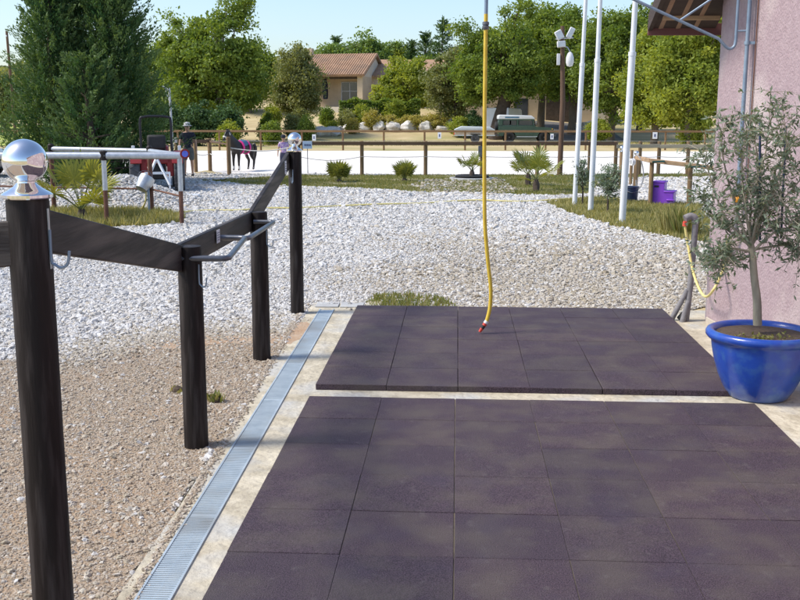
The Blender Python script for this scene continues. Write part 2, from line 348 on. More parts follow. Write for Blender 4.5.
def curve_pts(pts, n=8):
    """Catmull-Rom through pts"""
    P = [Vector(p) for p in pts]; P = [P[0]*2-P[1]]+P+[P[-1]*2-P[-2]]; out = []
    for i in range(1, len(P)-2):
        for k in range(n):
            t = k/n; a, b, c, d = P[i-1], P[i], P[i+1], P[i+2]
            out.append(.5*((2*b)+(c-a)*t+(2*a-5*b+4*c-d)*t*t+(3*b-a-3*c+d)*t**3))
    out.append(P[-2]); return out
def inpoly(P, poly):
    x, y = P[:, 0], P[:, 1]; ins = np.zeros(len(P), bool); j = len(poly)-1
    for i in range(len(poly)):
        xi, yi = poly[i]; xj, yj = poly[j]
        c = ((yi > y) != (yj > y)) & (x < (xj-xi)*(y-yi)/(yj-yi+1e-12)+xi); ins ^= c; j = i
    return ins
def GP(pxs): return [tuple(G(*p)[:2]) for p in pxs]
def jitter(poly, step=.35, amp=.12, seed=1):
    r = random.Random(seed); out = []
    for i in range(len(poly)):
        a = Vector(poly[i]); b = Vector(poly[(i+1) % len(poly)]); L = (b-a).length; n = max(1, int(L/step)); 
        for k in range(n):
            p = a+(b-a)*(k/n); out.append((p.x+r.uniform(-amp, amp), p.y+r.uniform(-amp, amp)))
    return out
def sheet(name, poly, z, m, kind='structure'):
    from mathutils.geometry import tessellate_polygon
    tris = tessellate_polygon([[Vector((x, y, 0)) for x, y in poly]]); T_ = []
    for a, b, c in tris:
        A, B, C_ = Vector(poly[a]), Vector(poly[b]), Vector(poly[c]); cr_ = (B-A).cross(C_-A)
        if abs(cr_) > 1e-9: T_.append((a, b, c) if cr_ > 0 else (a, c, b))
    me = bpy.data.meshes.new(name); me.from_pydata([(x, y, z) for x, y in poly], [], T_); me.update()
    return tag(link(name, me, m), kind=kind)

# ------------------------------------------------------------------ foliage helpers
def quads(c, size, aspect=.55, tint=None, ax=None, g=rng):
    """rhombic leaves at c (n,3); ax optional long-axis directions"""
    n = len(c); a = g.normal(size=(n, 3)) if ax is None else ax+g.normal(size=(n, 3))*.25
    a /= np.linalg.norm(a, axis=1, keepdims=True)+1e-9; b = np.cross(a, g.normal(size=(n, 3))); b /= np.linalg.norm(b, axis=1, keepdims=True)+1e-9
    s = (size*g.uniform(.6, 1.3, n))[:, None] if np.isscalar(size) else size[:, None]
    V = np.stack([c-a*s, c+b*s*aspect, c+a*s, c-b*s*aspect], 1).reshape(-1, 3)
    return V, np.arange(4*n).reshape(n, 4)
def leafobj(name, m, parent, c, size, aspect, tint, ax=None):
    V, Fq = quads(c, size, aspect, ax=ax); return link(name, np_mesh(name, V, Fq, tint), m, parent)
def limb(b, p, q, r0, r1, wob, n=5, seg=8):
    p, q = Vector(p), Vector(q); L = (q-p).length
    pts = [p+(q-p)*(i/n)+Vector((random.uniform(-1, 1), random.uniform(-1, 1), random.uniform(-.5, .5)))*(wob*L*(0 < i < n)) for i in range(n+1)]
    b.tube(pts, [r0+(r1-r0)*i/n for i in range(n+1)], seg); return pts
def tree(name, label, cat, x, y, blobs, leaf='leaf_oak', bark='bark', trunk_r=.25, fork=.35, n=11000, size=.17, clumps=170, cr=.45, group=None, trunk=True, z=None, shell=.5, aspect=.6, lean=0):
    """blobs: crown ellipsoids (cx,cy,cz,rx,ry,rz) relative to the foot"""
    z0 = hz(x, y) if z is None else z
    t = thing(name, label, cat, (x, y, z0), 0, group)
    vol = np.array([b[3]*b[4]*b[5] for b in blobs])**.8; vol /= vol.sum()
    bi = rng.choice(len(blobs), clumps, p=vol); B = np.array(blobs, float)[bi]
    d = rng.normal(size=(clumps, 3)); d /= np.linalg.norm(d, axis=1, keepdims=True)
    rad = rng.uniform(shell, 1.0, clumps)[:, None]**.7
    C = B[:, :3]+d*rad*B[:, 3:]*rng.uniform(.86, 1.06, (clumps, 1))
    C[:, 2] = np.maximum(C[:, 2], .12*B[:, 5])
    tint = rng.uniform(0, 1, clumps)
    k = rng.integers(0, clumps, n); crs = cr*rng.uniform(.4, 1.4, clumps)
    P = C[k]+np.clip(rng.normal(size=(n, 3)), -2.1, 2.1)*crs[k][:, None]*np.array([.55, .55, .40])
    P[:, 2] = np.maximum(P[:, 2], .03)
    leafobj('crown', leaf, t, P, size, aspect, np.clip(tint[k]*.75+rng.uniform(0, .35, n), 0, 1))
    if trunk:
        b = MB(); top = max(q[2]+q[5] for q in blobs); fz = top*fork
        tp = limb(b, (0, 0, -.25), (lean, 0, fz), trunk_r*1.15, trunk_r*.75, .02, 5, 10)
        order = rng.permutation(clumps)[:26]
        for i in order: 
            s = tp[-1]+Vector((0, 0, -random.uniform(0, .15)*fz)); e = Vector(C[i]); m = (s+e)/2+Vector((0, 0, .1*(e-s).length))
            limb(b, s, m, trunk_r*.42, trunk_r*.22, .05, 3, 6); limb(b, m, e, trunk_r*.22, .015, .06, 3, 5)
        b.build('trunk', bark, t)
    return t
def plumes(name, label, x, y, H, prof, nplume, leaf='leaf_conifer', plen=.7, needles=75, size=.05, group=None, cat='conifer', trunk_r=.16, up=.75, z=None):
    """conifer of upswept feathery sprays; prof(t)->radius"""
    z0 = hz(x, y) if z is None else z; t = thing(name, label, cat, (x, y, z0), 0, group)
    tt = rng.uniform(0.0, 1, nplume)**.9; an = rng.uniform(0, 2*math.pi, nplume); rr = np.array([prof(v) for v in tt])*rng.uniform(.45, 1.1, nplume)*(1+.16*np.sin(3*an+9*tt))
    S = np.stack([rr*np.cos(an), rr*np.sin(an), tt*H*.97+.05], 1)
    Dv = np.stack([np.cos(an), np.sin(an), up+rng.uniform(-.2, .8, nplume)], 1)+rng.normal(size=(nplume, 3))*.22; Dv /= np.linalg.norm(Dv, axis=1, keepdims=True)
    L = plen*rng.uniform(.5, 1.35, nplume)*(1.05-.45*tt)
    k = np.repeat(np.arange(nplume), needles); s = rng.uniform(-.35, 1, len(k)); wd = (1-np.clip(s, 0, 1))*.16+.025
    P = S[k]+Dv[k]*(s*L[k])[:, None]+rng.normal(size=(len(k), 3))*(wd*L[k])[:, None]*.8
    tint = rng.uniform(0, 1, nplume)
    leafobj('crown', leaf, t, P, size, .32, np.clip(tint[k]*.7+.35*s, 0, 1), ax=Dv[k]+rng.normal(size=(len(k), 3))*.35)
    b = MB(); limb(b, (0, 0, -.1), (0, 0, H*.9), trunk_r, .03, .01, 6, 8)
    for i in rng.permutation(nplume)[:50]: b.tube([(0, 0, S[i][2]*.9), tuple(S[i])], [.03, .012], 5)
    b.build('trunk', 'dark_bark', t); return t
def grass(name, poly, dens, h, m, z=.012, seed=3, lean=.5, clump=True):
    g = np.random.default_rng(seed); P = np.array(poly); lo, hi = P.min(0), P.max(0); n = int(dens*np.prod(hi-lo))
    Q = g.uniform(lo, hi, (n, 2)); Q = Q[inpoly(Q, poly)]
    if clump:
        f = np.sin(Q[:, 0]*2.1+1.3*np.sin(Q[:, 1]*1.7))+np.sin(Q[:, 1]*2.7+Q[:, 0])+np.sin(Q[:, 0]*7+Q[:, 1]*5)*.6
        Q = Q[g.uniform(-1.6, 2.2, len(Q)) < f+.9]
    n = len(Q); a = g.uniform(0, 2*math.pi, n); hh = h*g.uniform(.4, 1.4, n); w_ = .006+.05*hh
    base = np.c_[Q, np.full(n, z)]; sd = np.c_[np.cos(a), np.sin(a), np.zeros(n)]*w_[:, None]
    tip = base+np.c_[g.normal(size=(n, 2))*lean*hh[:, None]*.6, hh]
    V = np.stack([base-sd, base+sd, tip], 1).reshape(-1, 3)
    o = link(name, np_mesh(name, V, np.arange(3*n).reshape(n, 3), g.uniform(0, 1, n)), m); return o

def scatter(name, P, scl, m, seed=0, flat=.62, label=None, cat=None):
    """many small stones as instances on a cloud of points"""
    g = np.random.default_rng(seed); n = len(P); me = bpy.data.meshes.new(name); me.vertices.add(n); me.vertices.foreach_set('co', np.asarray(P, np.float32).ravel())
    a = me.attributes.new('scl', 'FLOAT_VECTOR', 'POINT'); S = scl[:, None]*g.uniform(.7, 1.3, (n, 3)); S[:, 2] *= flat; a.data.foreach_set('vector', S.astype(np.float32).ravel())
    a = me.attributes.new('rot', 'FLOAT_VECTOR', 'POINT'); Rr = np.c_[g.normal(size=(n, 2))*.35, g.uniform(0, 6.28, n)]; a.data.foreach_set('vector', Rr.astype(np.float32).ravel())
    o = bpy.data.objects.new(name, me); COL.objects.link(o); me.materials.append(M[m])
    ng = bpy.data.node_groups.new(name, 'GeometryNodeTree'); ng.interface.new_socket('Geometry', in_out='INPUT', socket_type='NodeSocketGeometry'); ng.interface.new_socket('Geometry', in_out='OUTPUT', socket_type='NodeSocketGeometry')
    N, L = ng.nodes, ng.links; gi = N.new('NodeGroupInput'); go = N.new('NodeGroupOutput'); ip = N.new('GeometryNodeInstanceOnPoints')
    ji = N.new('GeometryNodeJoinGeometry'); 
    for k in range(5):
        ic = N.new('GeometryNodeMeshIcoSphere'); ic.inputs['Radius'].default_value = 1; ic.inputs['Subdivisions'].default_value = 2
        sp = N.new('GeometryNodeSetPosition'); po = N.new('GeometryNodeInputPosition'); va = N.new('ShaderNodeVectorMath'); va.operation = 'ADD'; va.inputs[1].default_value = (k*7.3, k*3.1, k*5.7)
        tn = N.new('ShaderNodeTexNoise'); tn.inputs['Scale'].default_value = 1.1; tn.inputs['Detail'].default_value = 1
        vs = N.new('ShaderNodeVectorMath'); vs.operation = 'SUBTRACT'; vs.inputs[1].default_value = (.5, .5, .5); vm = N.new('ShaderNodeVectorMath'); vm.operation = 'SCALE'; vm.inputs[3].default_value = 1.7
        L.new(po.outputs[0], va.inputs[0]); L.new(va.outputs[0], tn.inputs['Vector']); L.new(tn.outputs['Color'], vs.inputs[0]); L.new(vs.outputs[0], vm.inputs[0])
        L.new(ic.outputs[0], sp.inputs[0]); L.new(vm.outputs[0], sp.inputs['Offset'])
        sm = N.new('GeometryNodeSetMaterial'); sm.inputs['Material'].default_value = M[m]; L.new(sp.outputs[0], sm.inputs[0])
        gi2 = N.new('GeometryNodeGeometryToInstance'); L.new(sm.outputs[0], gi2.inputs[0]); L.new(gi2.outputs[0], ji.inputs[0])
    def na(nm):
        q = N.new('GeometryNodeInputNamedAttribute'); q.data_type = 'FLOAT_VECTOR'; q.inputs['Name'].default_value = nm; return q.outputs['Attribute']
    ip.inputs['Pick Instance'].default_value = True
    L.new(gi.outputs[0], ip.inputs['Points']); L.new(ji.outputs[0], ip.inputs['Instance']); L.new(na('rot'), ip.inputs['Rotation']); L.new(na('scl'), ip.inputs['Scale']); L.new(ip.outputs[0], go.inputs[0])
    md = o.modifiers.new('stones', 'NODES'); md.node_group = ng
    return tag(o, label, cat, kind='stuff')

# ------------------------------------------------------------------ THE SETTING
# ground
xs = np.r_[-900, -500, -300, -200, np.arange(-140, 141, 4), 200, 300, 500, 900]; ys = np.r_[-300, -100, -40, -10, 10, 30, 50, 66, np.arange(72, 130, 2), np.arange(130, 320, 10), 400, 500, 700, 1000, 1800, 3000]
X, Y = np.meshgrid(xs, ys); Z = hgt(X, Y)-.012+np.where(Y > 80, .05*np.sin(X*1.3)*np.sin(Y*.9), 0)
nx = len(xs); idx = np.arange(len(ys)*nx).reshape(len(ys), nx)
Fq = np.stack([idx[:-1, :-1], idx[:-1, 1:], idx[1:, 1:], idx[1:, :-1]], -1).reshape(-1, 4)
g_ = link('ground', np_mesh('ground', np.stack([X, Y, Z], -1).reshape(-1, 3), Fq), 'earth'); tag(g_, kind='structure')

def wallx(y): return 2.57+(y-7.2)*(2.30-2.57)/(9.63-7.2)      # face of the pink building
sheet('riding_arena', jitter([(-30, 33), (30, 33.6), (30, 57.6), (-30, 54.2)], 1, .05), -.006, 'sand')
GRAVEL = [(-26, -3), (-1.22, -3), (-1.46, 10.0), (2.30, 9.95), (5, 13), (9, 20), (13, 33.6), (-26, 33.2)]
sheet('gravel_yard', GRAVEL, -.002, 'gravel_white')
TAN = GP([(-60, 372), (0, 360), (60, 358), (110, 346), (150, 338), (185, 332), (240, 328), (280, 330), (318, 318)])+[(-1.44, 9.2), (-1.22, -2), (-5.5, -2), (-6, 4)]
tanj = jitter(TAN, .12, .035, 4); sheet('bare_earth', tanj, .003, 'gravel_tan')
STRIP = GP([(196, 181), (250, 178), (300, 175.5), (362, 175.5), (480, 175.2), (600, 174.6), (720, 173.5), (720, 177), (640, 178), (600, 183), (590, 194), (555, 195.5), (520, 195), (470, 194), (430, 193), (400, 191), (350, 188), (300, 187), (250, 185)])
sj = jitter(STRIP, .4, .1, 5); sheet('grass_verge', sj, .003, 'turf')
ISLE = GP([(545, 203), (575, 201), (600, 198), (640, 203), (700, 206), (720, 245), (690, 240), (650, 233), (610, 226), (575, 214)])
ij = jitter(ISLE, .25, .09, 6); sheet('grass_island', ij, .003, 'turf')
PENG = GP([(20, 214), (60, 211), (120, 212), (160, 213), (182, 219), (178, 224), (130, 227), (90, 229), (20, 232)])
pj = jitter(PENG, .25, .08, 8); sheet('pen_grass_ground', pj, .003, 'turf')
sheet('sand_patch', jitter(GP([(625, 181), (715, 178), (720, 203), (640, 203)]), .3, .06, 9), .006, 'sand')
sheet('earth_patch', jitter(GP([(186, 183), (196, 172), (208, 170), (225, 174), (232, 178), (215, 184)]), .25, .08, 10), .003, 'earth')
tag(grass('verge_grass', sj, 900, .05, 'grass_green', .004, 1), 'short yellowing grass strip between gravel yard and arena', 'grass', kind='stuff')
tag(grass('island_grass', ij, 2200, .085, 'grass_dry', .004, 2), 'dry grass growing around the white flagpoles', 'grass', kind='stuff')
tag(grass('pen_grass', pj, 2200, .13, 'grass_dry', .004, 3), 'dry grass inside the galvanised hitching pen', 'grass', kind='stuff')
tag(grass('patch_grass', jitter(GP([(368, 310), (372, 296), (405, 294), (440, 298), (455, 306), (430, 311)]), .1, .04, 3), 3600, .05, 'grass_green', .0, 4), 'green weeds in the gravel at the end of the far mat', 'grass', kind='stuff')
tag(grass('arena_edge_grass', jitter(GP([(240, 137), (470, 139), (700, 139), (700, 146), (200, 146)]), 1, .2, 3), 60, .12, 'grass_dry', .0, 5), 'bleached dry lawn behind the arena fence', 'grass', kind='stuff')

# drive beside the house, green field on the left
dv = [(x, y, hz(x, y)+.03) for x, y in ((6, 76), (16, 76), (18, 83), (17, 92), (10, 92), (7, 84))]
nxg = 8
def draped(name, x0, x1, y0, y1, m, dz=.03, n=14):
    xx = np.linspace(x0, x1, n); yy = np.linspace(y0, y1, n); XX, YY = np.meshgrid(xx, yy); ii = np.arange(n*n).reshape(n, n)
    ff = np.stack([ii[:-1, :-1], ii[:-1, 1:], ii[1:, 1:], ii[1:, :-1]], -1).reshape(-1, 4)
    return tag(link(name, np_mesh(name, np.stack([XX, YY, hgt(XX, YY)+dz], -1).reshape(-1, 3), ff), m), kind='structure')
draped('driveway', 6.6, 12.5, 75, 90, 'asphalt', .04, 16)
draped('green_field', -80, -26.5, 62, 110, 'field_green', .03, 24)

# ------------------------------------------------------------------ concrete apron, mats, drain
apron = MB(); ap = [(-1.20, -3), (2.9, -3), (wallx(7.2)+.3, 7.2), (2.55, 9.93), (-1.46, 10.12)]
ap = jitter(ap, .5, .006, 3); n_ = len(ap)
apron.add([(x, y, -.05) for x, y in ap]+[(x, y, .006) for x, y in ap], [tuple(range(n_))[::-1], tuple(range(n_, 2*n_))]+[(i, (i+1) % n_, n_+(i+1) % n_, n_+i) for i in range(n_)])
tag(apron.build('concrete_apron', 'concrete', smooth=False), kind='structure')
def mat_tiles(name, label, x0, y0, nxt, nyt, z0, th, seed):
    r = random.Random(seed); b = MB(); s = .4985; gx = [r.choice((.0012, .002, .003)) for _ in range(nxt+1)]; gy = [r.choice((.001, .0015, .003)) for _ in range(nyt+1)]; tn = []
    for i in range(nxt):
        for j in range(nyt):
            dx, dy = r.uniform(-.0012, .0012), r.uniform(-.0012, .0012); g1, g2 = .0015, .0015
            xa, ya = x0+i*.5+dx+g1, y0+j*.5+dy+g2; zt = z0+th+r.uniform(-.0012, .0012)
            b.box((xa, ya, z0), (xa+s-gx[i], ya+s-gy[j], zt), r.uniform(-.002, .002), (xa+.25, ya+.25, 0)); tn += [r.random()]*6
    o = b.build(name, 'rubber_tiles', bevel=.004, smooth=False, seg=2); jd = MB().box((x0+.01, y0+.01, z0+.0008), (x0+nxt*.5-.01, y0+nyt*.5-.01, z0+.0022)).build('joint_dirt', 'joint_dirt', o, smooth=False); q_ = o.data.attributes.new('tint', 'FLOAT', 'FACE'); q_.data.foreach_set('value', tn); return tag(o, label, 'rubber mat', 'rubber tile mats on the washing stand')
mat_tiles('rubber_mat', 'near mat of dark purple rubber tiles lying flush in the concrete in the foreground', -.9926, 6.61-8.0, 6, 16, .0065, .006, 1)
mat_tiles('rubber_mat', 'far raised mat of dark purple rubber tiles under the yellow hose', -.975, 6.79, 6, 6, .0065, .042, 2)

def drl(y): return -1.187+(y-3.67)*(-.083/5.98)
dr = thing('drain_channel', 'long blue-grey slotted steel drain grate set in the concrete', 'drain', (0, 0, .006))
b = MB()
for s_ in (-1, 1): b.beam((drl(0)+s_*.068, 0, .003), (drl(9.75)+s_*.068, 9.75, .003), .010, .010)
b.build('channel_frame', 'grate_steel', dr)
b = MB(); 
yv = 0.0
while yv < 9.7:
    b.box((drl(yv)-.062, yv, -.002), (drl(yv)+.062, yv+.0115, .005)); yv += .0185
b.build('grating', 'grate_steel', dr, smooth=False)
b = MB()
b.beam((drl(0), 0, -.001), (drl(9.72), 9.72, -.001), .005, .004)
for k in range(10): b.box((drl(k)-.063, k-.012+.5, -.001), (drl(k)+.063, k+.012+.5, .0065))
b.build('cross_bars', 'grate_steel', dr, smooth=False)
b = MB(); b.box((drl(0)-.062, 0, -.0025), (drl(9.7)+.066, 9.7, -.0015)); b.build('channel_bed', 'tyre_rubber', dr)
hx = thing('drain_cover', 'two grey steel cover plates side by side at the end of the drain', 'drain cover', tuple(G(340, 306)[:2])+(.006,), .02)
for s_ in (-1, 1): part('cover_plate', 'cast_concrete', hx, lambda b: b.box((s_*.125-.115, -.12, 0), (s_*.125+.115, .12, .012)), bevel=.003)
part('kerb_block', 'concrete', hx, lambda b: b.box((.27, -.2, -.02), (.42, .16, .02)), bevel=.01)

# ------------------------------------------------------------------ gravel stones
def pts_in(poly, dens, seed, ymin=-9, ymax=99, excl=()):
    g = np.random.default_rng(seed); P = np.array(poly); lo, hi = P.min(0), P.max(0); lo = np.maximum(lo, (-99, ymin)); hi = np.minimum(hi, (99, ymax)); n = int(dens*np.prod(hi-lo))
    Q = g.uniform(lo, hi, (n, 2)); Q = Q[inpoly(Q, poly)]
    Q = Q[(Q[:, 0] > -.48*Q[:, 1]-2.6) & (Q[:, 0] < .42*Q[:, 1]+.8)]
    for e in excl: Q = Q[~inpoly(Q, e)]
    return Q
gr = np.random.default_rng(11)
def zz(Q, s, sink=.2): return np.c_[Q, s*gr.uniform(-sink, .5, len(Q))*.6]
def warm(Q):   # brown, dusty ground towards the right and the mats
    return smooth((Q[:, 0]+1.9+.5*np.sin(Q[:, 1]*1.7))/2.4)*smooth((19-Q[:, 1])/6)
Wp = []; Mp = []
for k, (y0, y1, dn, sz) in enumerate(((3, 9, 1700, .0165), (9, 12, 1500, .018), (12, 17, 900, .022), (17, 24, 480, .028), (24, 33, 200, .038))):
    Q = pts_in(GRAVEL, dn, 20+k, y0, y1, (tanj, ij, sj, pj)); q = gr.uniform(0, 1, len(Q)) < warm(Q)*.95
    s = sz*gr.uniform(.5, 1.25, len(Q))
    bl_ = np.sin(Q[:, 0]*1.1+1.7*np.sin(Q[:, 1]*.55))*np.sin(Q[:, 1]*.8+1.3*np.sin(Q[:, 0]*.9)); s = s*(1+.25*bl_); s[gr.uniform(0, 1, len(s)) < .04] *= 1.7
    keep = gr.uniform(0, 1, len(Q)) > warm(Q)*.25+.35*np.clip(bl_-.35, 0, 1)
    Wp.append((Q[~q], s[~q])); Mp.append((Q[q & keep], s[q & keep]))
for L_, nm, mt, lb in ((Wp, 'white_gravel', 'stone_white', 'loose white crushed stone covering the yard'), (Mp, 'brown_gravel', 'stone_mixed', 'dusty beige stones in the yard beyond the far mat')):
    Q = np.concatenate([a for a, _ in L_]); s = np.concatenate([a for _, a in L_]); scatter(nm, zz(Q, s), s, mt, 5, label=lb, cat='gravel')
Q = pts_in(tanj, 7000, 40, 3.2, 9.4); s = .0052*gr.uniform(.45, 1.5, len(Q)); big = gr.uniform(0, 1, len(Q)) < .05; s[big] *= 2.0
scatter('fine_gravel', zz(Q, s, .5)+np.array([0, 0, .003]), s, 'stone_tan', 6, label='fine tan grit around the dark posts', cat='gravel')
Q = pts_in(tanj, 170, 41, 3.2, 9.4); s = .013*gr.uniform(.6, 1.3, len(Q)); scatter('loose_pebbles', zz(Q, s, .3)+np.array([0, 0, .003]), s, 'stone_mixed', 7, label='larger pebbles lying in the tan grit beside the drain', cat='gravel')
Q = pts_in(GP([(425, 180), (500, 178), (520, 192), (480, 197), (430, 192), (410, 186)]), 60, 42); s = .05*gr.uniform(.5, 1.2, len(Q)); scatter('verge_stones', zz(Q, s), s, 'stone_mixed', 8, label='scattered stones in the grass by the planter ring', cat='gravel')
Q = np.array(TAN[2:9]); Q = np.concatenate([gr.normal(0, 1, (420, 2))*np.array([.16, .22])+(Q[i]*(1-t)+Q[i+1]*t) for i in range(6) for t in (0, .33, .66)]); Q = Q[Q[:, 0] < -1.5]; s = .015*gr.uniform(.4, 1.25, len(Q)); q = gr.uniform(0, 1, len(Q)) < .5
scatter('stray_stones', zz(Q, s, .3)+np.array([0, 0, .003]), s, 'stone_mixed', 12, label='stray stones where the white gravel thins out into tan grit', cat='gravel')
yq = gr.uniform(2.8, 10, 2600); Q = np.c_[-1.235-.04*(yq-3)+np.abs(gr.normal(0, .022, 2600))-.03, yq]; s = .006*gr.uniform(.4, 1.9, 2600)
scatter('edge_grit', np.c_[Q, np.full(2600, .008)], s, 'stone_tan', 13, label='grit spilling over the concrete edge beside the drain', cat='gravel')
xq = gr.uniform(-1.1, 2.2, 500); Q = np.c_[xq, 9.85+gr.normal(0, .07, 500)]; s = .010*gr.uniform(.4, 1.5, 500)
scatter('slab_grit', np.c_[Q, np.full(500, .010)], s, 'stone_mixed', 14, label='grit along the far edge of the slab', cat='gravel')
sheet('soil_patch', jitter(GP([(100, 352), (150, 338), (200, 331), (262, 329), (312, 322), (318, 335), (290, 345), (230, 344), (170, 349)]), .1, .05, 17), .0065, 'red_soil')
# mound of white gravel inside the pen
mc = G(116, 207); MX, MY = mc.x-.35, 22.0
def mound(x, y): 
    d2 = ((x-MX)/1.45)**2+((y-MY)/1.5)**2; return .56*np.exp(-d2*1.5)*(1+.08*np.sin(x*5)*np.cos(y*4))
xx = np.linspace(MX-4.4, MX+4.4, 60); yy = np.linspace(MY-3.6, MY+3.6, 50); XX, YY = np.meshgrid(xx, yy); ii = np.arange(3000).reshape(50, 60)
edge = np.minimum(1, np.minimum(np.minimum(XX-xx[0], xx[-1]-XX), np.minimum(YY-yy[0], yy[-1]-YY))*2)
tag(link('gravel_mound', np_mesh('gravel_mound', np.stack([XX, YY, mound(XX, YY)*edge-.004], -1).reshape(-1, 3), np.stack([ii[:-1, :-1], ii[:-1, 1:], ii[1:, 1:], ii[1:, :-1]], -1).reshape(-1, 4)), 'gravel_white'), 'heap of white gravel behind the hitching pen', 'gravel heap', kind='stuff')
Q = np.c_[gr.normal(MX, 1.2, 5000), gr.normal(MY, 1.3, 5000)]; s = .035*gr.uniform(.5, 1.2, 5000)
scatter('mound_stones', np.c_[Q, mound(Q[:, 0], Q[:, 1])+s*.2], s, 'stone_white', 9, label='loose stones on the gravel heap', cat='gravel')

# ------------------------------------------------------------------ foreground timber hitching rail
PA, P2, P3, P4 = Vector((-1.412, 3.245, 0)), Vector((-1.50, 5.55, 0)), Vector((-1.527, 7.69, 0)), Vector((-1.537, 9.56, 0))
def ball_post(loc, h, r, label, hook_dir, rz=0):
    t = thing('ball_post', label, 'post', loc, rz, 'ball topped posts of the dark timber hitching rail')
    part('post_shaft', 'dark_timber', t, lambda b: b.lathe([(r*1.0, -.3), (r*1.02, .02), (r*.99, h*.5), (r, h-.012), (r*.97, h)], 40))
    fin = part('ball_finial', 'chrome', t, lambda b: b.lathe([(r*1.14, h+.001), (r*1.18, h+.005), (r*1.18, h+.014), (r*1.06, h+.021), (r*.84, h+.029), (r*.58, h+.041), (r*.44, h+.052), (r*.43, h+.058)]+[(r*1.04*math.sin(a), h+.056+r*1.04*.92-r*1.04*math.cos(a)+.0) for a in [R(d) for d in np.linspace(24, 180, 30)]], 48), angle=30)
    return t
def hook(t, p, s=1, d=(1, 0, 0)):
    d = Vector(d); p = Vector(p)
    pts = [p+Vector((0, 0, .10)), p, p+d*.012+Vector((0, 0, -.016)), p+d*.03+Vector((0, 0, -.026)), p+d*.05+Vector((0, 0, -.018)), p+d*.058+Vector((0, 0, .002)), p+d*.062+Vector((0, 0, .03))]
    part('hook', 'blue_steel', t, lambda b: b.tube(curve_pts(pts, 5), .0045*s, 8))
RP = .069
pa = ball_post(PA, 1.632, RP, 'tall dark timber post in the left foreground topped by a large chrome ball', None)
hook(pa, (RP+.004, -.01, 1.43), 1.1)
part('mounting_strip', 'galvanised', pa, lambda b: b.box((RP-.004, -.012, 1.40), (RP+.002, .0, 1.60)))
p4 = ball_post(P4, 1.563, RP*.92, 'tall dark timber post at the far end of the rail topped by a chrome ball', None)
hook(p4, (-.01, -.075, 1.30), 1, (-.1, -1, 0))
def low_post(loc, h, label):
    t = thing('timber_post', label, 'post', loc, 0, 'short posts of the dark timber hitching rail')
    part('post_shaft', 'dark_timber', t, lambda b: b.lathe([(RP, -.3), (RP*1.01, 0), (RP*.99, h*.5), (RP*.985, h-.012), (RP*.93, h)], 40))
    return t
q2 = low_post(P2, 1.178, 'short flat-topped dark post nearest the camera joining two rails of the hitching rail'); hook(q2, (RP*.9, -.045, .98), .9, (.8, -.45, 0))
q3 = low_post(P3, 1.17, 'short dark post behind the two tubular tie bars'); hook(q3, (RP*.95, -.03, .93), .9, (.9, -.3, 0))
def rail(label, a, b_, w=.035, h=.15):
    t = thing('hitching_rail', label, 'rail', (0, 0, 0), 0, 'dark planks of the timber hitching rail')
    part('plank', 'dark_plank', t, lambda b: b.beam(a, b_, w, h), bevel=.006); return t
XL = -RP-.012
r0 = rail('dark plank running out of the picture to the left of the chrome ball post', (PA.x-.02, PA.y-.03, 1.49), (-3.3, 3.1, 1.30))
r1 = rail('dark plank sloping down from the near ball post to the first short post', (PA.x-.02, PA.y+RP, 1.525), (P2.x-RP*.7, P2.y-.01, 1.108))
r2 = rail('level dark plank carrying two tie bars and a white label', (P2.x+XL+.02, P2.y-.02, 1.115), (P3.x+XL+.02, P3.y+.03, 1.10))
r3 = rail('dark plank sloping up to the far ball post', (P3.x+XL+.02, P3.y-.01, 1.10), (P4.x+XL+.02, P4.y+.02, 1.495))
def tie_bar(parent, y0, y1, z, o0, o1):
    xb = P2.x+XL+.04
    pts = [(xb-.01, y0, z)]+curve_pts([(xb+o0-.05, y0, z), (xb+o0-.015, y0+.012, z), (xb+o0, y0+.05, z)], 4)+curve_pts([(xb+o1, y1-.05, z), (xb+o1-.015, y1-.012, z), (xb+o1-.05, y1, z)], 4)+[(xb-.01, y1, z)]
    part('tie_bar', 'tube_metal', parent, lambda b: b.tube(pts, .017, 12))
tie_bar(r2, 5.50, 6.48, 1.115, .265, .17); tie_bar(r2, 6.56, 7.62, 1.10, .165, .15)
def paper_tag(parent, p, w_, h_, ax=(0, 1, 0), nrm=(1, 0, 0)):
    p, ax, nrm = Vector(p), Vector(ax).normalized(), Vector(nrm).normalized(); upz = Vector((0, 0, 1))
    b = MB(); cs = [p+ax*(a*w_/2)+upz*(c*h_/2)+nrm*k for k in (0, .002) for a, c in ((-1,-1),(1,-1),(1,1),(-1,1))]
    b.add(cs, [(0,3,2,1),(4,5,6,7),(0,1,5,4),(1,2,6,5),(2,3,7,6),(3,0,4,7)]); o = b.build('label', 'paper', parent, smooth=False)
    b = MB(); r = random.Random(int(p.y*100))
    for ln in range(4):
        z = p.z+h_*(.28-.18*ln); a0 = -.38
        while a0 < .3:
            wd = r.uniform(.06, .16); q = p+ax*(a0*w_)+nrm*.003; q.z = z; e = q+ax*(wd*w_); b.beam(q, e, .0006, h_*.05); a0 += wd+.05
    b.build('print', 'ink', o, smooth=False); return o
paper_tag(r2, (P2.x+XL+.0385, 6.42, 1.13), .085, .085)
_d = (Vector((P4.x, P4.y, 1.44))-Vector((P3.x, P3.y, 1.065))).normalized()
paper_tag(r3, (P4.x+XL+.0385, 9.28, 1.43), .09, .12)

# ------------------------------------------------------------------ pink building
bd = thing('pink_building', 'rough pink rendered building with brown eaves filling the right edge', 'building')
CX, CY = 2.315, 9.60
def wpt(y, z=0): return Vector((wallx(y), y, z))
SL = .40      # rise of the verge towards the camera
def roofz(y): return 2.72+(9.95-y)*SL
b = MB(); ya = -4.5
prof = [(ya, 0)]; N_ = 8
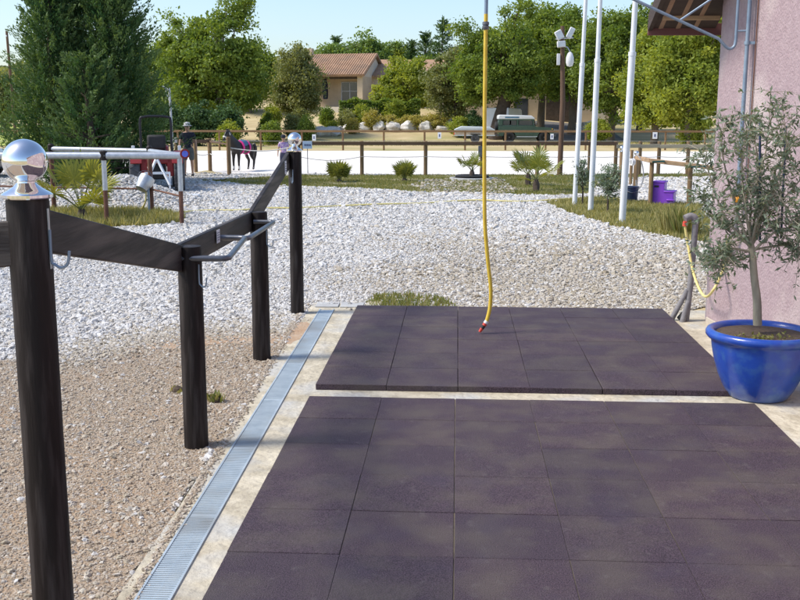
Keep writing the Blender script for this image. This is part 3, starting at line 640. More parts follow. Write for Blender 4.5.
# wall as a solid with rounded far corner
outl = [(wallx(ya), ya), (wallx(2), 2), (wallx(6), 6), (wallx(9.2), 9.2), (wallx(9.2)+.005, 9.42), (wallx(9.2)+.03, 9.55), (wallx(9.2)+.10, 9.64), (wallx(9.2)+.22, 9.67), (9, 9.9), (9, ya)]
vs = [(x, y, -.2) for x, y in outl]+[(x, y, 4.3) for x, y in outl]; n_ = len(outl)
b.add(vs, [tuple(range(n_))[::-1], tuple(range(n_, 2*n_))]+[(i, (i+1) % n_, n_+(i+1) % n_, n_+i) for i in range(n_)])
b.build('wall', 'plaster', bd, angle=50)
b = MB(); b.beam((wallx(9.3)-.006, 9.3, .02), (wallx(-3)-.006, -3, .02), .02, .10); b.build('skirting', 'plinth', bd, bevel=.006)
XO = wallx(9.5)-.52
def rf(x0, x1, y0, y1, dz0, dz1, name, m):
    b = MB(); b.add([(x0, y0, roofz(y0)+dz0), (x1, y0, roofz(y0)+dz0), (x1, y1, roofz(y1)+dz0), (x0, y1, roofz(y1)+dz0), (x0, y0, roofz(y0)+dz1), (x1, y0, roofz(y0)+dz1), (x1, y1, roofz(y1)+dz1), (x0, y1, roofz(y1)+dz1)],
                    [(0,3,2,1),(4,5,6,7),(0,1,5,4),(1,2,6,5),(2,3,7,6),(3,0,4,7)]); return b.build(name, m, bd)
rf(XO+.04, wallx(9)+.05, 8.55, 9.95, .0, .03, 'soffit', 'roof_wood')  # eave ends out of view so its shadow spares most of the wall
rf(XO, XO+.04, 8.53, 9.97, -.02, .14, 'verge_board', 'roof_wood')
b = MB()
for k in range(28): b.lathe([(.085, 0), (.085, .01)], 12, (0, 0, 0)) if False else None
# tiles: a run of round tiles on top of the roof
for k in range(3):
    x = XO+.12+k*.16; pts = [(x, 10.02, roofz(10.02)+.09), (x, 8.55, roofz(8.55)+.09)]; b.tube(pts, .09, 10)
b.build('roof', 'tile_roof', bd)
part('fascia', 'fascia', bd, lambda b: b.box((XO, 9.955, 2.655), (3.4, 9.985, 2.765)), bevel=.004)
part('unseen_roof', 'tile_roof', bd, lambda b: b.box((wallx(0)-.12, ya-.2, 4.3), (9.2, 9.9, 4.45)), bevel=.02)  # unseen raised roof, added with little overhang so the wall stays lit
part('eave_batten', 'light_wood', bd, lambda b: b.box((XO+.09, 9.72, 2.775), (wallx(9.6)+.1, 9.77, 2.82)))
for k in range(2): part('rafter', 'roof_wood', bd, lambda b: b.beam((XO+.05, 9.3-k*.55, roofz(9.3-k*.55)-.035), (wallx(9)+.1, 9.3-k*.55, roofz(9.3-k*.55)-.035), .07, .07))

# pipe on the wall + swinging hose boom
wn = Vector((1, .111, 0)).normalized(); wp = wpt(8)-wn*.06
dp = thing('wall_pipe', 'blue-grey steel pipe running up the pink wall behind the olive tree', 'pipe')
ptop = PL(750.5, -8, wp, wn); pmid = PL(743, 110, wp, wn); PX, PY = (ptop.x+pmid.x)/2, (ptop.y+pmid.y)/2
pb = PL(737, 195, wp, wn)
part('pipe', 'blue_steel', dp, lambda b: b.tube([(PX, PY, pb.z), (PX, PY, 3.15)], .017, 14))
part('pipe_shadow_line', 'rust_post', dp, lambda b: b.tube([(PX+.055, PY-.05, pb.z-.1), (PX+.055, PY-.05, 3.2)], .005, 6))  # thin brown tube standing in for the pipe's shadow on the wall
for z in (1.75, 2.49):
    part('clamp', 'blue_steel', dp, lambda b: (b.lathe([(.025, -.014), (.025, .014)], 14, (PX, PY, z)), b.beam((PX, PY, z), (PX+.08, PY-.03, z), .015, .022)))
part('valve', 'orange_valve', dp, lambda b: (b.lathe([(.022, -.03), (.03, -.01), (.03, .01), (.02, .03)], 12, (PX, PY, pb.z-.03)), b.beam((PX-.06, PY-.02, pb.z-.01), (PX+.01, PY, pb.z-.01), .012, .02)))
part('lower_pipe', 'pipe_lagging', dp, lambda b: b.tube([(PX, PY, pb.z-.05), (PX, PY, pb.z-.30), (PX-.03, PY+.05, pb.z-.36)], .018, 10))
bm_ = thing('hose_boom', 'thin blue steel boom arm swinging out from the pink wall above the mat', 'boom')
HOS = G(479.5, 332.5, .052)               # nozzle touches the far mat
HY = HOS.y; HT = D(486, -60, HY)
pv = Vector((PX-.085, PY+.03, 0)); dirb = Vector((HT.x, HT.y, 0))-pv; nb = Vector((dirb.y, -dirb.x, 0)).normalized()
b1 = PL(739, -30, pv, nb); z31 = PL(738.5, 31, pv, nb).z; zb = PL(737, 44, pv, nb).z; e1 = PL(635, 0, pv, nb)
hx_ = dirb.normalized()
dd = (e1-Vector((pv.x, pv.y, zb))); L1 = Vector((dd.x, dd.y, 0)).length; slope = (e1.z-zb+.02)/L1
Lh = dirb.length
endb = Vector((HT.x, HT.y, zb-.02+slope*Lh)); HT = Vector((HT.x, HT.y, endb.z))
pts = [(pv.x, pv.y, 3.55), (pv.x, pv.y, zb+.05)]+curve_pts([Vector((pv.x, pv.y, zb+.03)), Vector((pv.x, pv.y, zb+.0))+hx_*.012-Vector((0, 0, .02)), Vector((pv.x, pv.y, zb-.035))+hx_*.06, Vector((pv.x, pv.y, zb-.02+slope*.14))+hx_*.14], 4)+[tuple(endb)]
part('arm', 'blue_steel', bm_, lambda b: b.tube(pts, .0125, 12))
q1 = PL(679, 21, pv, nb)
part('brace', 'blue_steel', bm_, lambda b: b.tube([q1, PL(716, -4, pv, nb)*1.0, Vector((pv.x, pv.y, 3.4))], .0095, 10))
part('bracket', 'blue_steel', bm_, lambda b: b.tube([(pv.x, pv.y, z31), (PX, PY, z31)], .008, 8))
hs = thing('hanging_hose', 'yellow hose hanging straight down onto the far mat with a red nozzle', 'hose')
hp = [HT, D(486.5, -20, HY), D(486, 14, HY)]
part('upper_hose', 'blue_steel', hs, lambda b: b.tube(curve_pts(hp, 4), .016, 12))
yp = [D(486, 14, HY), D(485.3, 60, HY), D(484.6, 120, HY), D(484.4, 180, HY), D(485, 225, HY), D(488, 262, HY), D(490.7, 288, HY), D(490, 307, HY), D(486.5, 322, HY-.02)]
part('hose', 'yellow_hose', hs, lambda b: b.tube(curve_pts(yp, 8), .0165, 14))
part('coupling', 'tube_metal', hs, lambda b: b.lathe([(.02, -.03), (.028, -.02), (.028, .0), (.022, .005), (.028, .01), (.028, .03), (.02, .035)], 14, D(485.7, 26, HY)))
n0, n1 = D(487, 321, HY-.02), Vector((HOS.x, HOS.y-.03, .064)); nd = (n1-n0)
part('nozzle_collar', 'white_plastic', hs, lambda b: b.tube([n0, n0+nd*.22], .02, 14))
part('nozzle_tip', 'red_plastic', hs, lambda b: (b.tube([n0+nd*.22, n0+nd*.42], .0185, 12), b.tube([n0+nd*.68, n1], [.016, .012], 12)))
part('nozzle_grip', 'black_rubber', hs, lambda b: b.tube([n0+nd*.42, n0+nd*.68], .017, 12))

# standpipe with drooping hose
SX, SY_ = 2.20, 9.42
sp_ = thing('standpipe', 'lagged grey standpipe with elbow at the corner of the pink wall', 'pipe', (SX, SY_, 0))
zt = D(701, 218, SY_).z
part('riser', 'pipe_lagging', sp_, lambda b: b.tube(curve_pts([(-.03, .0, -.02), (-.012, 0, .25), (0, 0, .5), (.01, 0, zt-.06), (.01, 0, zt)], 6), .028, 16, jit=.02))
part('elbow', 'pipe_lagging', sp_, lambda b: b.tube(curve_pts([(.01, 0, zt-.05), (.0, 0, zt), (-.04, 0, zt+.015), (-.09, -.01, zt-.005)], 5), .033, 14, jit=.02))
part('elbow_cap', 'red_plastic', sp_, lambda b: b.tube([(-.085, -.01, zt-.03), (-.088, -.01, zt-.075)], .022, 12))
for a_, b2_ in (((-.17, .02, -.01), (-.03, 0, .30)), ((-.08, -.06, -.01), (-.02, -.02, .20))): part('stay', 'pipe_lagging', sp_, lambda b: b.tube([a_, b2_], [.026, .022], 12, jit=.03))
part('drain_elbow', 'black_rubber', sp_, lambda b: b.tube([(-.09, .02, .02), (-.06, 0, .07), (-.02, 0, .08)], .024, 10))
sh = thing('short_hose', 'pale yellow hose looping from the standpipe to the wall', 'hose')
hw = PL(728.5, 243, wp, wn)
cp = [(SX-.088, SY_-.01, zt-.07), D(688, 245, SY_-.02), D(694, 275, SY_-.12), D(704, 296, SY_-.35), D(714, 289, SY_-.7), D(724, 266, PY+.35), hw+Vector((-.01, 0, 0)), Vector((PX-.03, PY+.05, pb.z-.36))]
part('hose', 'pale_hose', sh, lambda b: b.tube(curve_pts(cp, 8), .012, 12))

# ------------------------------------------------------------------ blue pot and olive tree
PT = Vector((2.085, 6.82, .0065))
pot = thing('blue_pot', 'large glazed cobalt blue plant pot beside the pink wall', 'plant pot', PT)
prof = [(.0, .0), (.185, .0), (.20, .012), (.235, .07), (.275, .16), (.305, .26), (.322, .34), (.328, .385), (.332, .40), (.352, .408), (.366, .425), (.368, .445), (.358, .463), (.338, .470), (.318, .462), (.306, .44), (.298, .40), (.28, .36)]
part('vessel', 'pot_glaze', pot, lambda b: b.lathe(prof, 72), angle=60)
part('soil', 'soil', pot, lambda b: b.lathe([(0, .44), (.1, .445), (.2, .44), (.305, .435), (.300, .40)], 40))
leafobj('weeds', 'grass_green', pot, np.c_[rng.normal(-.02, .12, 160), rng.normal(-.17, .05, 160), rng.uniform(.44, .47, 160)], .012, .5, rng.uniform(0, 1, 160))['kind'] = 'stuff'
ol = thing('olive_tree', 'young olive tree with grey-green leaves growing in the blue pot', 'tree', PT+Vector((-.02, 0, .43)))
lp = lambda x, y, dy=0: D(x, y, PT.y+dy)-(PT+Vector((-.02, 0, .43)))
b = MB(); TR = curve_pts([lp(757.5, 325), lp(757, 300), lp(754, 275), lp(752.5, 255), lp(750, 240)], 4)
b.tube(TR, [.030-.0006*i for i in range(len(TR))], 14, jit=.04)
ends = []
spec_ = [((751, 248), (724, 215), (708, 170), (700, 150), .1), ((751, 250), (735, 205), (722, 150), (726, 118), -.1), ((750, 240), (752, 200), (766, 150), (771, 92), 0), ((751, 255), (733, 262), (716, 268), (706, 258), .15), ((751, 243), (768, 205), (786, 150), (782, 105), -.1), ((750, 240), (765, 205), (784, 160), (790, 135), .15),
         ((752, 252), (775, 232), (795, 225), (812, 205), -.15), ((752, 245), (770, 215), (800, 180), (822, 150), .1), ((751, 243), (745, 205), (742, 165), (748, 130), -.18), ((751, 246), (730, 232), (710, 215), (703, 196), .2), ((751, 240), (758, 190), (755, 140), (745, 115), .2), ((752, 250), (785, 245), (800, 250), (806, 262), 0), ((751, 252), (728, 248), (718, 255), (714, 262), -.1), ((751, 243), (760, 215), (778, 195), (800, 240), -.2)]
tw = []
for s0, s1, s2, s3, dy in spec_:
    P_ = curve_pts([lp(*s0), lp(*s1, dy*.5), lp(*s2, dy), lp(*s3, dy*1.3)], 7); b.tube(P_, [.010-.0085*i/(len(P_)-1) for i in range(len(P_))], 6)
    for i in range(5, len(P_)):
        for _ in range(3):
            d = Vector((random.gauss(0, 1), random.gauss(0, 1), random.gauss(.25, .8))).normalized(); L = random.uniform(.06, .24)
            m1 = P_[i]+d*L*.5+Vector((random.uniform(-.02, .02), random.uniform(-.02, .02), random.uniform(-.01, .03))); e = P_[i]+d*L+Vector((0, 0, random.uniform(-.05, .02)))
            b.tube([P_[i], m1, e], [.0028, .002, .001], 4, cap=False); tw.append((P_[i], m1, e))
    tw.append((P_[-4], P_[-2], P_[-1]))
b.build('trunk', 'pale_bark', ol)
Cs, Ax, Ti = [], [], []
for a_, m_, e_ in tw:
    base = random.random()
    for k in range(random.randint(6, 11)):
        t_ = random.uniform(.1, 1.05); p = a_.lerp(m_, t_*2) if t_ < .5 else m_.lerp(e_, t_*2-1)
        d = (e_-a_).normalized()*.7+Vector((random.gauss(0, .8), random.gauss(0, .8), random.gauss(0, .7))); d.normalize(); ln = random.uniform(.012, .024)
        Cs.append(p+d*ln); Ax.append(d); Ti.append(min(1, base*.6+random.random()*.5))
leafobj('foliage', 'leaf_olive', ol, np.array(Cs), .023, .29, np.array(Ti), ax=np.array(Ax))
for (xa, ya_, xb, yb) in ((760, 240, 760, 122), (781, 238, 786, 126)):
    part('stake', 'navy_plastic', ol, lambda b: b.tube([lp(xa, ya_, .08), lp(xb, yb, .08)], .008, 8))

# ------------------------------------------------------------------ arena fences
def fence_post(b, x, y, h, r, z=0): b.lathe([(r, z-.3), (r, z+h-.01), (r*.85, z+h)], 10, (x, y, 0))
# near fence
nf = thing('arena_fence', 'near arena fence with brown top rail and a wire between round posts', 'fence', group='post and rail fences around the arena')
nfp = [G(x, 175.3) for x in (299, 362, 425.5, 481.5, 537, 589, 615)]+[G(639, 175.2), G(658, 175.2), G(687, 175.4), G(716, 175.6)]
for i, p in enumerate(nfp):
    h = 1.10
    q = part('post', 'post_wood', nf, lambda b: fence_post(b, p.x, p.y, h, .062))
zr = 1.02
for i in range(6): part('top_rail', 'brown_rail', nf, lambda b: b.beam((nfp[i].x, nfp[i].y-.07, zr), (nfp[i+1].x, nfp[i+1].y-.07, zr), .045, .11), bevel=.008)
for i in range(6, 10): part('top_rail', 'grey_wood', nf, lambda b: b.beam((nfp[i].x, nfp[i].y-.08, .93), (nfp[i+1].x, nfp[i+1].y-.08, .95), .05, .12), bevel=.008)
b = MB(); 
for i in range(10):
    a_, c_ = nfp[i], nfp[i+1]; sag = .12 if i == 0 else .015
    b.tube([a_+(c_-a_)*t+Vector((0, -.07, .60-sag*math.sin(math.pi*t))) for t in np.linspace(0, 1, 8)], .010, 5)
b.build('wire', 'wire', nf)
part('switch_box', 'tube_metal', nf, lambda b: b.box((nfp[3].x-.12, nfp[3].y-.13, .60), (nfp[3].x+.0, nfp[3].y-.06, .95)), bevel=.01)
# left entrance fence
ef = thing('entrance_fence', 'short fence with sagging white rope beside the dark pony', 'fence', group='post and rail fences around the arena')
ep = [G(178, 174), G(196, 172), G(210.3, 171), G(229.3, 175)]
for i, p in enumerate(ep): part('post', 'post_wood', ef, lambda b: fence_post(b, p.x, p.y, (1.15, 1.15, 1.12, 1.22)[i], .07))
for i in range(2): part('rail', 'brown_rail', ef, lambda b: b.beam((ep[i].x, ep[i].y-.09, 1.03), (ep[i+1].x, ep[i+1].y-.09, 1.03), .045, .11), bevel=.008)
part('rail', 'brown_rail', ef, lambda b: b.beam((ep[2].x, ep[2].y-.05, 1.02), (ep[3].x, ep[3].y-.02, .98), .03, .06), bevel=.008)
def rope(b, a, c, sag, r=.014): b.tube([Vector(a)+(Vector(c)-Vector(a))*t-Vector((0, 0, sag*math.sin(math.pi*t))) for t in np.linspace(0, 1, 12)], r, 6)
part('rope', 'rope', ef, lambda b: (rope(b, (ep[1].x, ep[1].y, .62), (ep[2].x, ep[2].y, .60), .06), rope(b, (ep[2].x, ep[2].y, .60), (ep[3].x, ep[3].y, .52), .05), rope(b, (ep[3].x, ep[3].y, .88), (nfp[0].x, nfp[0].y, .95), .14, .017)))
# far fence
ff_ = thing('arena_fence', 'far arena fence with tan timber top rail in front of the garden', 'fence', group='post and rail fences around the arena')
def fy(x): return 56.9+(x+3.2)*.105
fx = [-26.8+2.27*k for k in range(21)]
for x in fx: part('post', 'far_wood', ff_, lambda b: fence_post(b, x, fy(x), 1.1, .055))
for i in range(20): part('top_rail', 'far_wood', ff_, lambda b: b.beam((fx[i], fy(fx[i])-.06, 1.04), (fx[i+1], fy(fx[i+1])-.06, 1.04), .05, .115), bevel=.01)
part('side_rail', 'far_wood', ff_, lambda b: b.beam((fx[-1], fy(fx[-1]), 1.04), (24, 40, 1.04), .05, .14))
part('low_wire', 'wire', ff_, lambda b: b.tube([(x, fy(x)-.06, .5) for x in fx], .012, 5))
sgn = ['small white paper sign on the far fence beside the pale rocks', 'small white paper sign on the far fence left of the trailer', 'small white paper sign on the far fence in front of the off-road car bonnet', 'small white paper sign on the far fence under the bright green trees']
for (px, py, w_, h_), lb in zip(((314, 137.5, 3.6, 6), (439.5, 135.5, 3.4, 6), (552, 136.5, 3.2, 5.5), (655, 135.5, 4.6, 6.5)), sgn):
    p = D(px, py, 56.5); p = D(px, py, fy(p.x)-.13); k = 57/1005
    t = thing('fence_sign', lb, 'sign', p, 0, 'white signs on the far fence')
    part('board', 'paper', t, lambda b: b.box((-w_*k/2, 0, -h_*k/2), (w_*k/2, .012, h_*k/2)))
    part('print', 'ink', t, lambda b: b.box((-w_*k*.18, -.004, -h_*k*.22), (w_*k*.18, -.001, h_*k*.22)))
p = D(307, 145, 33)
t = thing('blue_sign', 'pale blue printed board showing beside the far chrome ball', 'sign', D(307.3, 145, 32.2))
part('board', 'blue_paper', t, lambda b: b.box((-.15, 0, -.12), (.15, .012, .12)))
part('lettering', 'ink', t, lambda b: [b.box((-.10+.045*k, -.005, -.028), (-.10+.045*k+.03, -.001, .032)) for k in range(5)])
part('stem', 'tube_metal', t, lambda b: b.tube([(0, .03, -.9), (0, .03, .1)], .012, 8))
t.location.z = D(307.3, 145, 32.2).z

# ------------------------------------------------------------------ flagpoles, floodlight pole
def pole(px0, py0, px1, py1, label, r):
    a = G(px0, py0); c = D(px1, py1, a.y); d = (c-a); d = d/d.z; H = 9.0
    t = thing('flagpole', label, 'flagpole', a, 0, 'white flagpoles on the grass island')
    e = c.z-.9 if c.z > 3 else c.z
    pt = lambda z: Vector((d.x*z, d.y*z, z))
    part('lower_tube', 'white_paint', t, lambda b: b.tube([pt(-.1), pt(2.95)], r, 20))
    part('joint_ring', 'white_paint', t, lambda b: b.tube([pt(2.93), pt(3.0)], r*1.12, 20))
    part('upper_tube', 'white_paint', t, lambda b: b.tube([pt(2.98), pt(6.2)], [r*.8, r*.74], 20))
    part('top_tube', 'white_paint', t, lambda b: b.tube([pt(6.15), pt(H)], [r*.62, r*.55], 16))
    part('base_sleeve', 'cast_concrete', t, lambda b: b.lathe([(r*1.6, -.02), (r*1.6, .03), (r*1.1, .035)], 20))
    return a
pole(574.5, 205, 585.8, 0, 'leftmost and farthest of the three white flagpoles', .052)
pole(590.5, 212.5, 600.3, 0, 'middle one of the three white flagpoles', .055)
pole(622, 223.5, 635.5, 0, 'nearest and thickest of the three white flagpoles, beside the blue tub', .060)
lp0 = G(559.5, 175.8); lt = D(562.5, 26, lp0.y); HL = lt.z
fl = thing('floodlight_pole', 'tall brown wooden pole with white floodlights on top behind the arena verge', 'lamp post', lp0)
part('pole', 'pole_wood', fl, lambda b: b.tube([(0, 0, -.3), (.03, 0, HL*.5), (lt.x-lp0.x, 0, HL)], [.088, .078, .06], 16))
def lamp(x, z, w_, h_, d, ry, rx=0):
    e = Matrix.Rotation(ry, 3, 'Y') @ Matrix.Rotation(rx, 3, 'X'); o = Vector((x, -.12, z))
    def box2(b, a, c):
        q = MB().box(a, c); b.add([e @ Vector(v)+o for v in q.v], q.f)
    l_ = part('lamp_head', 'white_plastic', fl, lambda b: box2(b, (-w_/2, -d/2, -h_/2), (w_/2, d/2, h_/2)), bevel=.02)
    part('lens', 'light_grey', l_, lambda b: box2(b, (-w_*.4, -d/2-.01, -h_*.4), (w_*.4, -d/2-.001, h_*.4)))
lamp(-.15, HL-.28, .22, .28, .14, -.5); lamp(.20, HL-.22, .17, .34, .12, .45); lamp(-.08, HL-.56, .26, .19, .14, -.1)
part('arm', 'galvanised', fl, lambda b: (b.tube([(-.25, -.05, HL-.4), (.3, -.05, HL-.36)], .02, 8), b.tube([(.0, -.05, HL-.62), (.12, -.12, HL-.66), (.19, -.14, HL-.78)], .018, 8)))
part('globe_lamp', 'white_plastic', fl, lambda b: b.lathe([(0, -.24), (.09, -.21), (.125, -.1), (.12, .05), (.08, .17), (.03, .22), (0, .23)], 16, (.20, -.14, HL-1.02)))
part('junction_box', 'white_plastic', fl, lambda b: b.box((-.20, -.12, HL-1.2), (-.10, -.02, HL-.85)), bevel=.01)

# white yard lamp on left
a = G(174, 176.5); t = thing('yard_lamp', 'thin white post with a bent arm behind the man', 'lamp post', a)
ht = D(172.2, 90, a.y).z; ex = D(162.5, 86.5, a.y)-a
part('post', 'white_paint', t, lambda b: b.tube(curve_pts([(0, 0, 0), (-.01, 0, ht*.5), (-.04, 0, ht-.04), (-.05, 0, ht)], 4), .032, 12))
part('arm', 'white_paint', t, lambda b: (b.tube([(-.05, 0, ht-.01), (ex.x, 0, ex.z)], .028, 10), b.tube([(-.05, 0, ht-.35), (ex.x*.7, 0, ex.z-.07)], .014, 8)))
part('box', 'white_plastic', t, lambda b: b.box((-.02, -.06, ht-1.62), (.14, .04, ht-1.45)), bevel=.01)
# utility pole far left
ux = D(12, 100, 62); t = thing('utility_pole', 'thin dark wooden utility pole rising left of the conifers', 'pole', (ux.x, 62, 0))
zt_ = D(11.5, 31, 62).z
part('pole', 'pole_wood', t, lambda b: b.tube([(.1, 0, -.3), (-.05, 0, zt_)], [.11, .075], 10)); part('insulator', 'white_plastic', t, lambda b: b.lathe([(.03, 0), (.05, .03), (.03, .1)], 8, (-.05, -.09, zt_-.35)))

# ------------------------------------------------------------------ hitching pen (left)
pn = thing('hitching_pen', 'hitching pen of thick galvanised tubes on brown legs', 'hitching rail')
A = [G(107, 225), G(182, 224.5), G(152, 215), G(54.5, 212)]; A0 = G(-6, 226)
def leg(p, h, r, split):
    l = part('leg', 'rust_post', pn, lambda b: b.tube([(p.x, p.y, -.1), (p.x, p.y, split)], r, 14))
    part('sleeve', 'galvanised', l, lambda b: b.tube([(p.x, p.y, split-.01), (p.x, p.y, h)], r*1.15, 14))
leg(A[0], 1.17, .038, .62); leg(A[1], 1.17, .038, .60); leg(A0, 1.17, .045, .60)
for p in (A[2], A[3]): part('leg', 'rust_post', pn, lambda b: b.tube([(p.x, p.y, -.1), (p.x, p.y, 1.28)], .045, 14))
for p, q in ((Vector((-9.5, 17.1, 0)), A[0]), (A[0], A[1]), ): part('top_tube', 'galvanised', pn, lambda b: b.tube([(p.x+.05, p.y, 1.21), (q.x+.03, q.y, 1.21)], .062, 18))
part('top_tube', 'galvanised', pn, lambda b: b.tube([(A[3].x, A[3].y, 1.25), (A[2].x, A[2].y, 1.23)], .045, 14))
part('side_tube', 'galvanised', pn, lambda b: b.tube([(A[2].x, A[2].y, 1.23), (A[1].x, A[1].y, 1.22)], .045, 14))
for q_, pr_ in ((0, [(.07, 1.13), (.07, 1.28), (.04, 1.3)]), (2, [(.055, 1.2), (.06, 1.30), (.03, 1.33)]), (3, [(.055, 1.2), (.06, 1.32), (.03, 1.35)])): part('cap', 'dark_timber', pn, lambda b: b.lathe(pr_, 14, (A[q_].x, A[q_].y, 0)))
part('low_rail', 'rust_post', pn, lambda b: (b.tube([(A[3].x-2, A[3].y, .52), (A[2].x, A[2].y, .50), (A[1].x, A[1].y, .50)], .018, 8)))
part('end_cap', 'red_paint', pn, lambda b: b.lathe([(.085, 0), (.085, .02)], 24, (A[1].x+.10, A[1].y-.02, 1.24), axis=(.5, -1, 0)))
part('reflector', 'blue_reflector', pn, lambda b: b.lathe([(.055, .021), (.055, .026)], 24, (A[1].x+.10, A[1].y-.02, 1.24), axis=(.5, -1, 0)))
bk = thing('bucket', 'dented galvanised bucket hanging tilted from a brown post of the pen', 'bucket', D(144, 184, 19.0))
ax_ = Vector((.25, .2, .95)).normalized(); 
part('pail', 'galvanised', bk, lambda b: b.lathe([(.0, -.13), (.10, -.13), (.115, -.12), (.155, .05), (.15, .15), (.14, .145), (.10, -.10), (0, -.10)], 28, axis=(.35, .5, .8)))
part('handle', 'tube_metal', bk, lambda b: b.tube(curve_pts([(-.14, 0, .05), (-.08, .03, .22), (.08, .06, .24), (.16, .05, .12)], 6), .007, 6))
t = thing('hose_post', 'dark stub pipe standing beside the brown leg of the pen', 'pipe', G(149.5, 216)); part('pipe', 'blue_steel', t, lambda b: b.tube([(0, 0, 0), (.0, 0, .55)], .022, 10))
# yellow ground hose
gh = thing('ground_hose', 'long yellow hose lying across the white gravel yard', 'hose')
gp = [D(146, 190, 19.0), D(145, 203, 19.0), G(138, 214), G(128, 216.5), G(165, 216), G(200, 212), G(235, 211.5), G(270, 210), G(300, 209.5), G(340, 207), G(380, 206), G(420, 204.5), G(455, 202.5), G(480, 202), G(520, 202.5), G(560, 201), G(590, 199)]
for q in gp[2:]: q.z = .035+.01*math.sin(q.x*3)
part('hose', 'pale_hose', gh, lambda b: b.tube(curve_pts(gp, 8), .016, 8))
wb = thing('white_board', 'long white board lying on the gravel below the tractor', 'board', G(167, 199), .03)
part('plank', 'white_paint', wb, lambda b: b.box((-.75, -.12, .03), (.75, .12, .11)), bevel=.01); part('batten', 'ply', wb, lambda b: b.box((-.6, -.1, 0), (.6, .1, .03)))

# ------------------------------------------------------------------ compact tractor seen from behind
def wheel(parent, c, r, wd, tyre='tyre_rubber', rim='rim_paint', ax='X', lugs=0, rr=.58):
    axis = (1, 0, 0) if ax == 'X' else (0, 1, 0)
    w_ = part('wheel', tyre, parent, lambda b: b.lathe([(r*rr, -wd*.42), (r*.85, -wd*.5), (r*.97, -wd*.42), (r, -wd*.2), (r, wd*.2), (r*.97, wd*.42), (r*.85, wd*.5), (r*rr, wd*.42), (r*rr, -wd*.42)], 36, c, axis), angle=35)
    part('rim', rim, w_, lambda b: b.lathe([(0, -wd*.30), (r*.18, -wd*.36), (r*.2, -wd*.25), (r*.5, -wd*.22), (r*(rr+.01), -wd*.40), (r*(rr+.01), wd*.40), (r*.5, wd*.22), (r*.2, wd*.25), (r*.18, wd*.36), (0, wd*.3)], 28, c, axis), angle=30)
    part('hub', 'tube_metal', w_, lambda b: b.lathe([(r*.10, -wd*.52), (r*.12, -wd*.34), (r*.12, wd*.34), (r*.10, wd*.52)], 12, c, axis))
    if lugs:
        b = MB()
        for k in range(lugs):
            a0 = 2*math.pi*k/lugs; s = 1 if k % 2 else -1
            p = Vector((0, math.cos(a0)*r*1.01, math.sin(a0)*r*1.01))+Vector(c); q = Vector((s*wd*.46, math.cos(a0+.12)*r*.99, math.sin(a0+.12)*r*.99))+Vector(c)
            b.beam(p, q, .035, .035, upv=(0, math.cos(a0), math.sin(a0)))
        b.build('tread', tyre, w_, smooth=False)
    return w_
tc_ = G(155, 192.5); tr = thing('tractor', 'small red tractor seen from behind with roll bar and rear linkage', 'tractor', (tc_.x, tc_.y+.3, 0), R(15))
for s_ in (-1, 1):
    wheel(tr, (s_*.54, 0, .47), .47, .26, rim='red_paint', lugs=28); wheel(tr, (s_*.42, 1.45, .28), .28, .18, rim='red_paint')
    part('fender', 'red_paint', tr, lambda b: b.tube([(s_*.50, .50*math.cos(a), .47+.53*math.sin(a)) for a in np.linspace(.25, 2.9, 12)], .0, 4) if False else b.prism([(-.0, 0), (.0, 0), (0, 0)], 0, 0) if False else [b.beam((s_*.50, .52*math.cos(a), .47+.54*math.sin(a)), (s_*.50, .52*math.cos(a+.28), .47+.54*math.sin(a+.28)), .27, .03, upv=(0, math.cos(a+.14), math.sin(a+.14))) for a in np.arange(.2, 2.6, .27)])
    part('rear_light', 'white_plastic', tr, lambda b: b.box((s_*.56-.04, -.30, 1.04), (s_*.56+.04, -.24, 1.16)), bevel=.01)
part('transmission', 'black_metal', tr, lambda b: b.box((-.2, -.28, .32), (.2, 1.5, .72)), bevel=.04)
part('body', 'red_paint', tr, lambda b: (b.box((-.36, -.30, .70), (.36, .45, .98)), b.box((-.27, .6, .60), (.27, 1.75, 1.12))), bevel=.05)
part('side_panel', 'red_paint', tr, lambda b: (b.box((-.41, -.30, .40), (-.24, -.18, .98)), b.box((.24, -.30, .40), (.41, -.18, .98))), bevel=.03)
part('seat', 'black_rubber', tr, lambda b: (b.box((-.22, .0, .98), (.22, .42, 1.10)), b.box((-.23, -.08, 1.05), (.23, .03, 1.42))), bevel=.06)
part('roll_bar', 'black_metal', tr, lambda b: b.tube(curve_pts([(-.38, -.18, .8), (-.37, -.18, 1.3), (-.37, -.18, 1.78), (-.28, -.18, 1.86), (0, -.18, 1.88), (.28, -.18, 1.86), (.37, -.18, 1.78), (.37, -.18, 1.3), (.38, -.18, .8)], 4), .032, 10))
part('steering_wheel', 'black_rubber', tr, lambda b: b.tube([(.17*math.cos(a), .58+.12*math.sin(a), 1.2+.12*math.sin(a)) for a in np.linspace(0, 2*math.pi, 20)], .016, 6))
part('linkage', 'white_paint', tr, lambda b: (b.beam((-.02, -.5, .82), (-.28, -.75, .22), .045, .05), b.beam((.02, -.5, .82), (.30, -.75, .22), .045, .05), b.beam((-.30, -.62, .50), (.32, -.62, .50), .04, .06), b.beam((-.28, -.62, .5), (-.28, -.7, .12), .045, .05, (0, 1, 0)), b.beam((.30, -.62, .5), (.30, -.7, .12), .045, .05, (0, 1, 0)), b.beam((0, -.3, .75), (0, -.52, .80), .05, .05)))

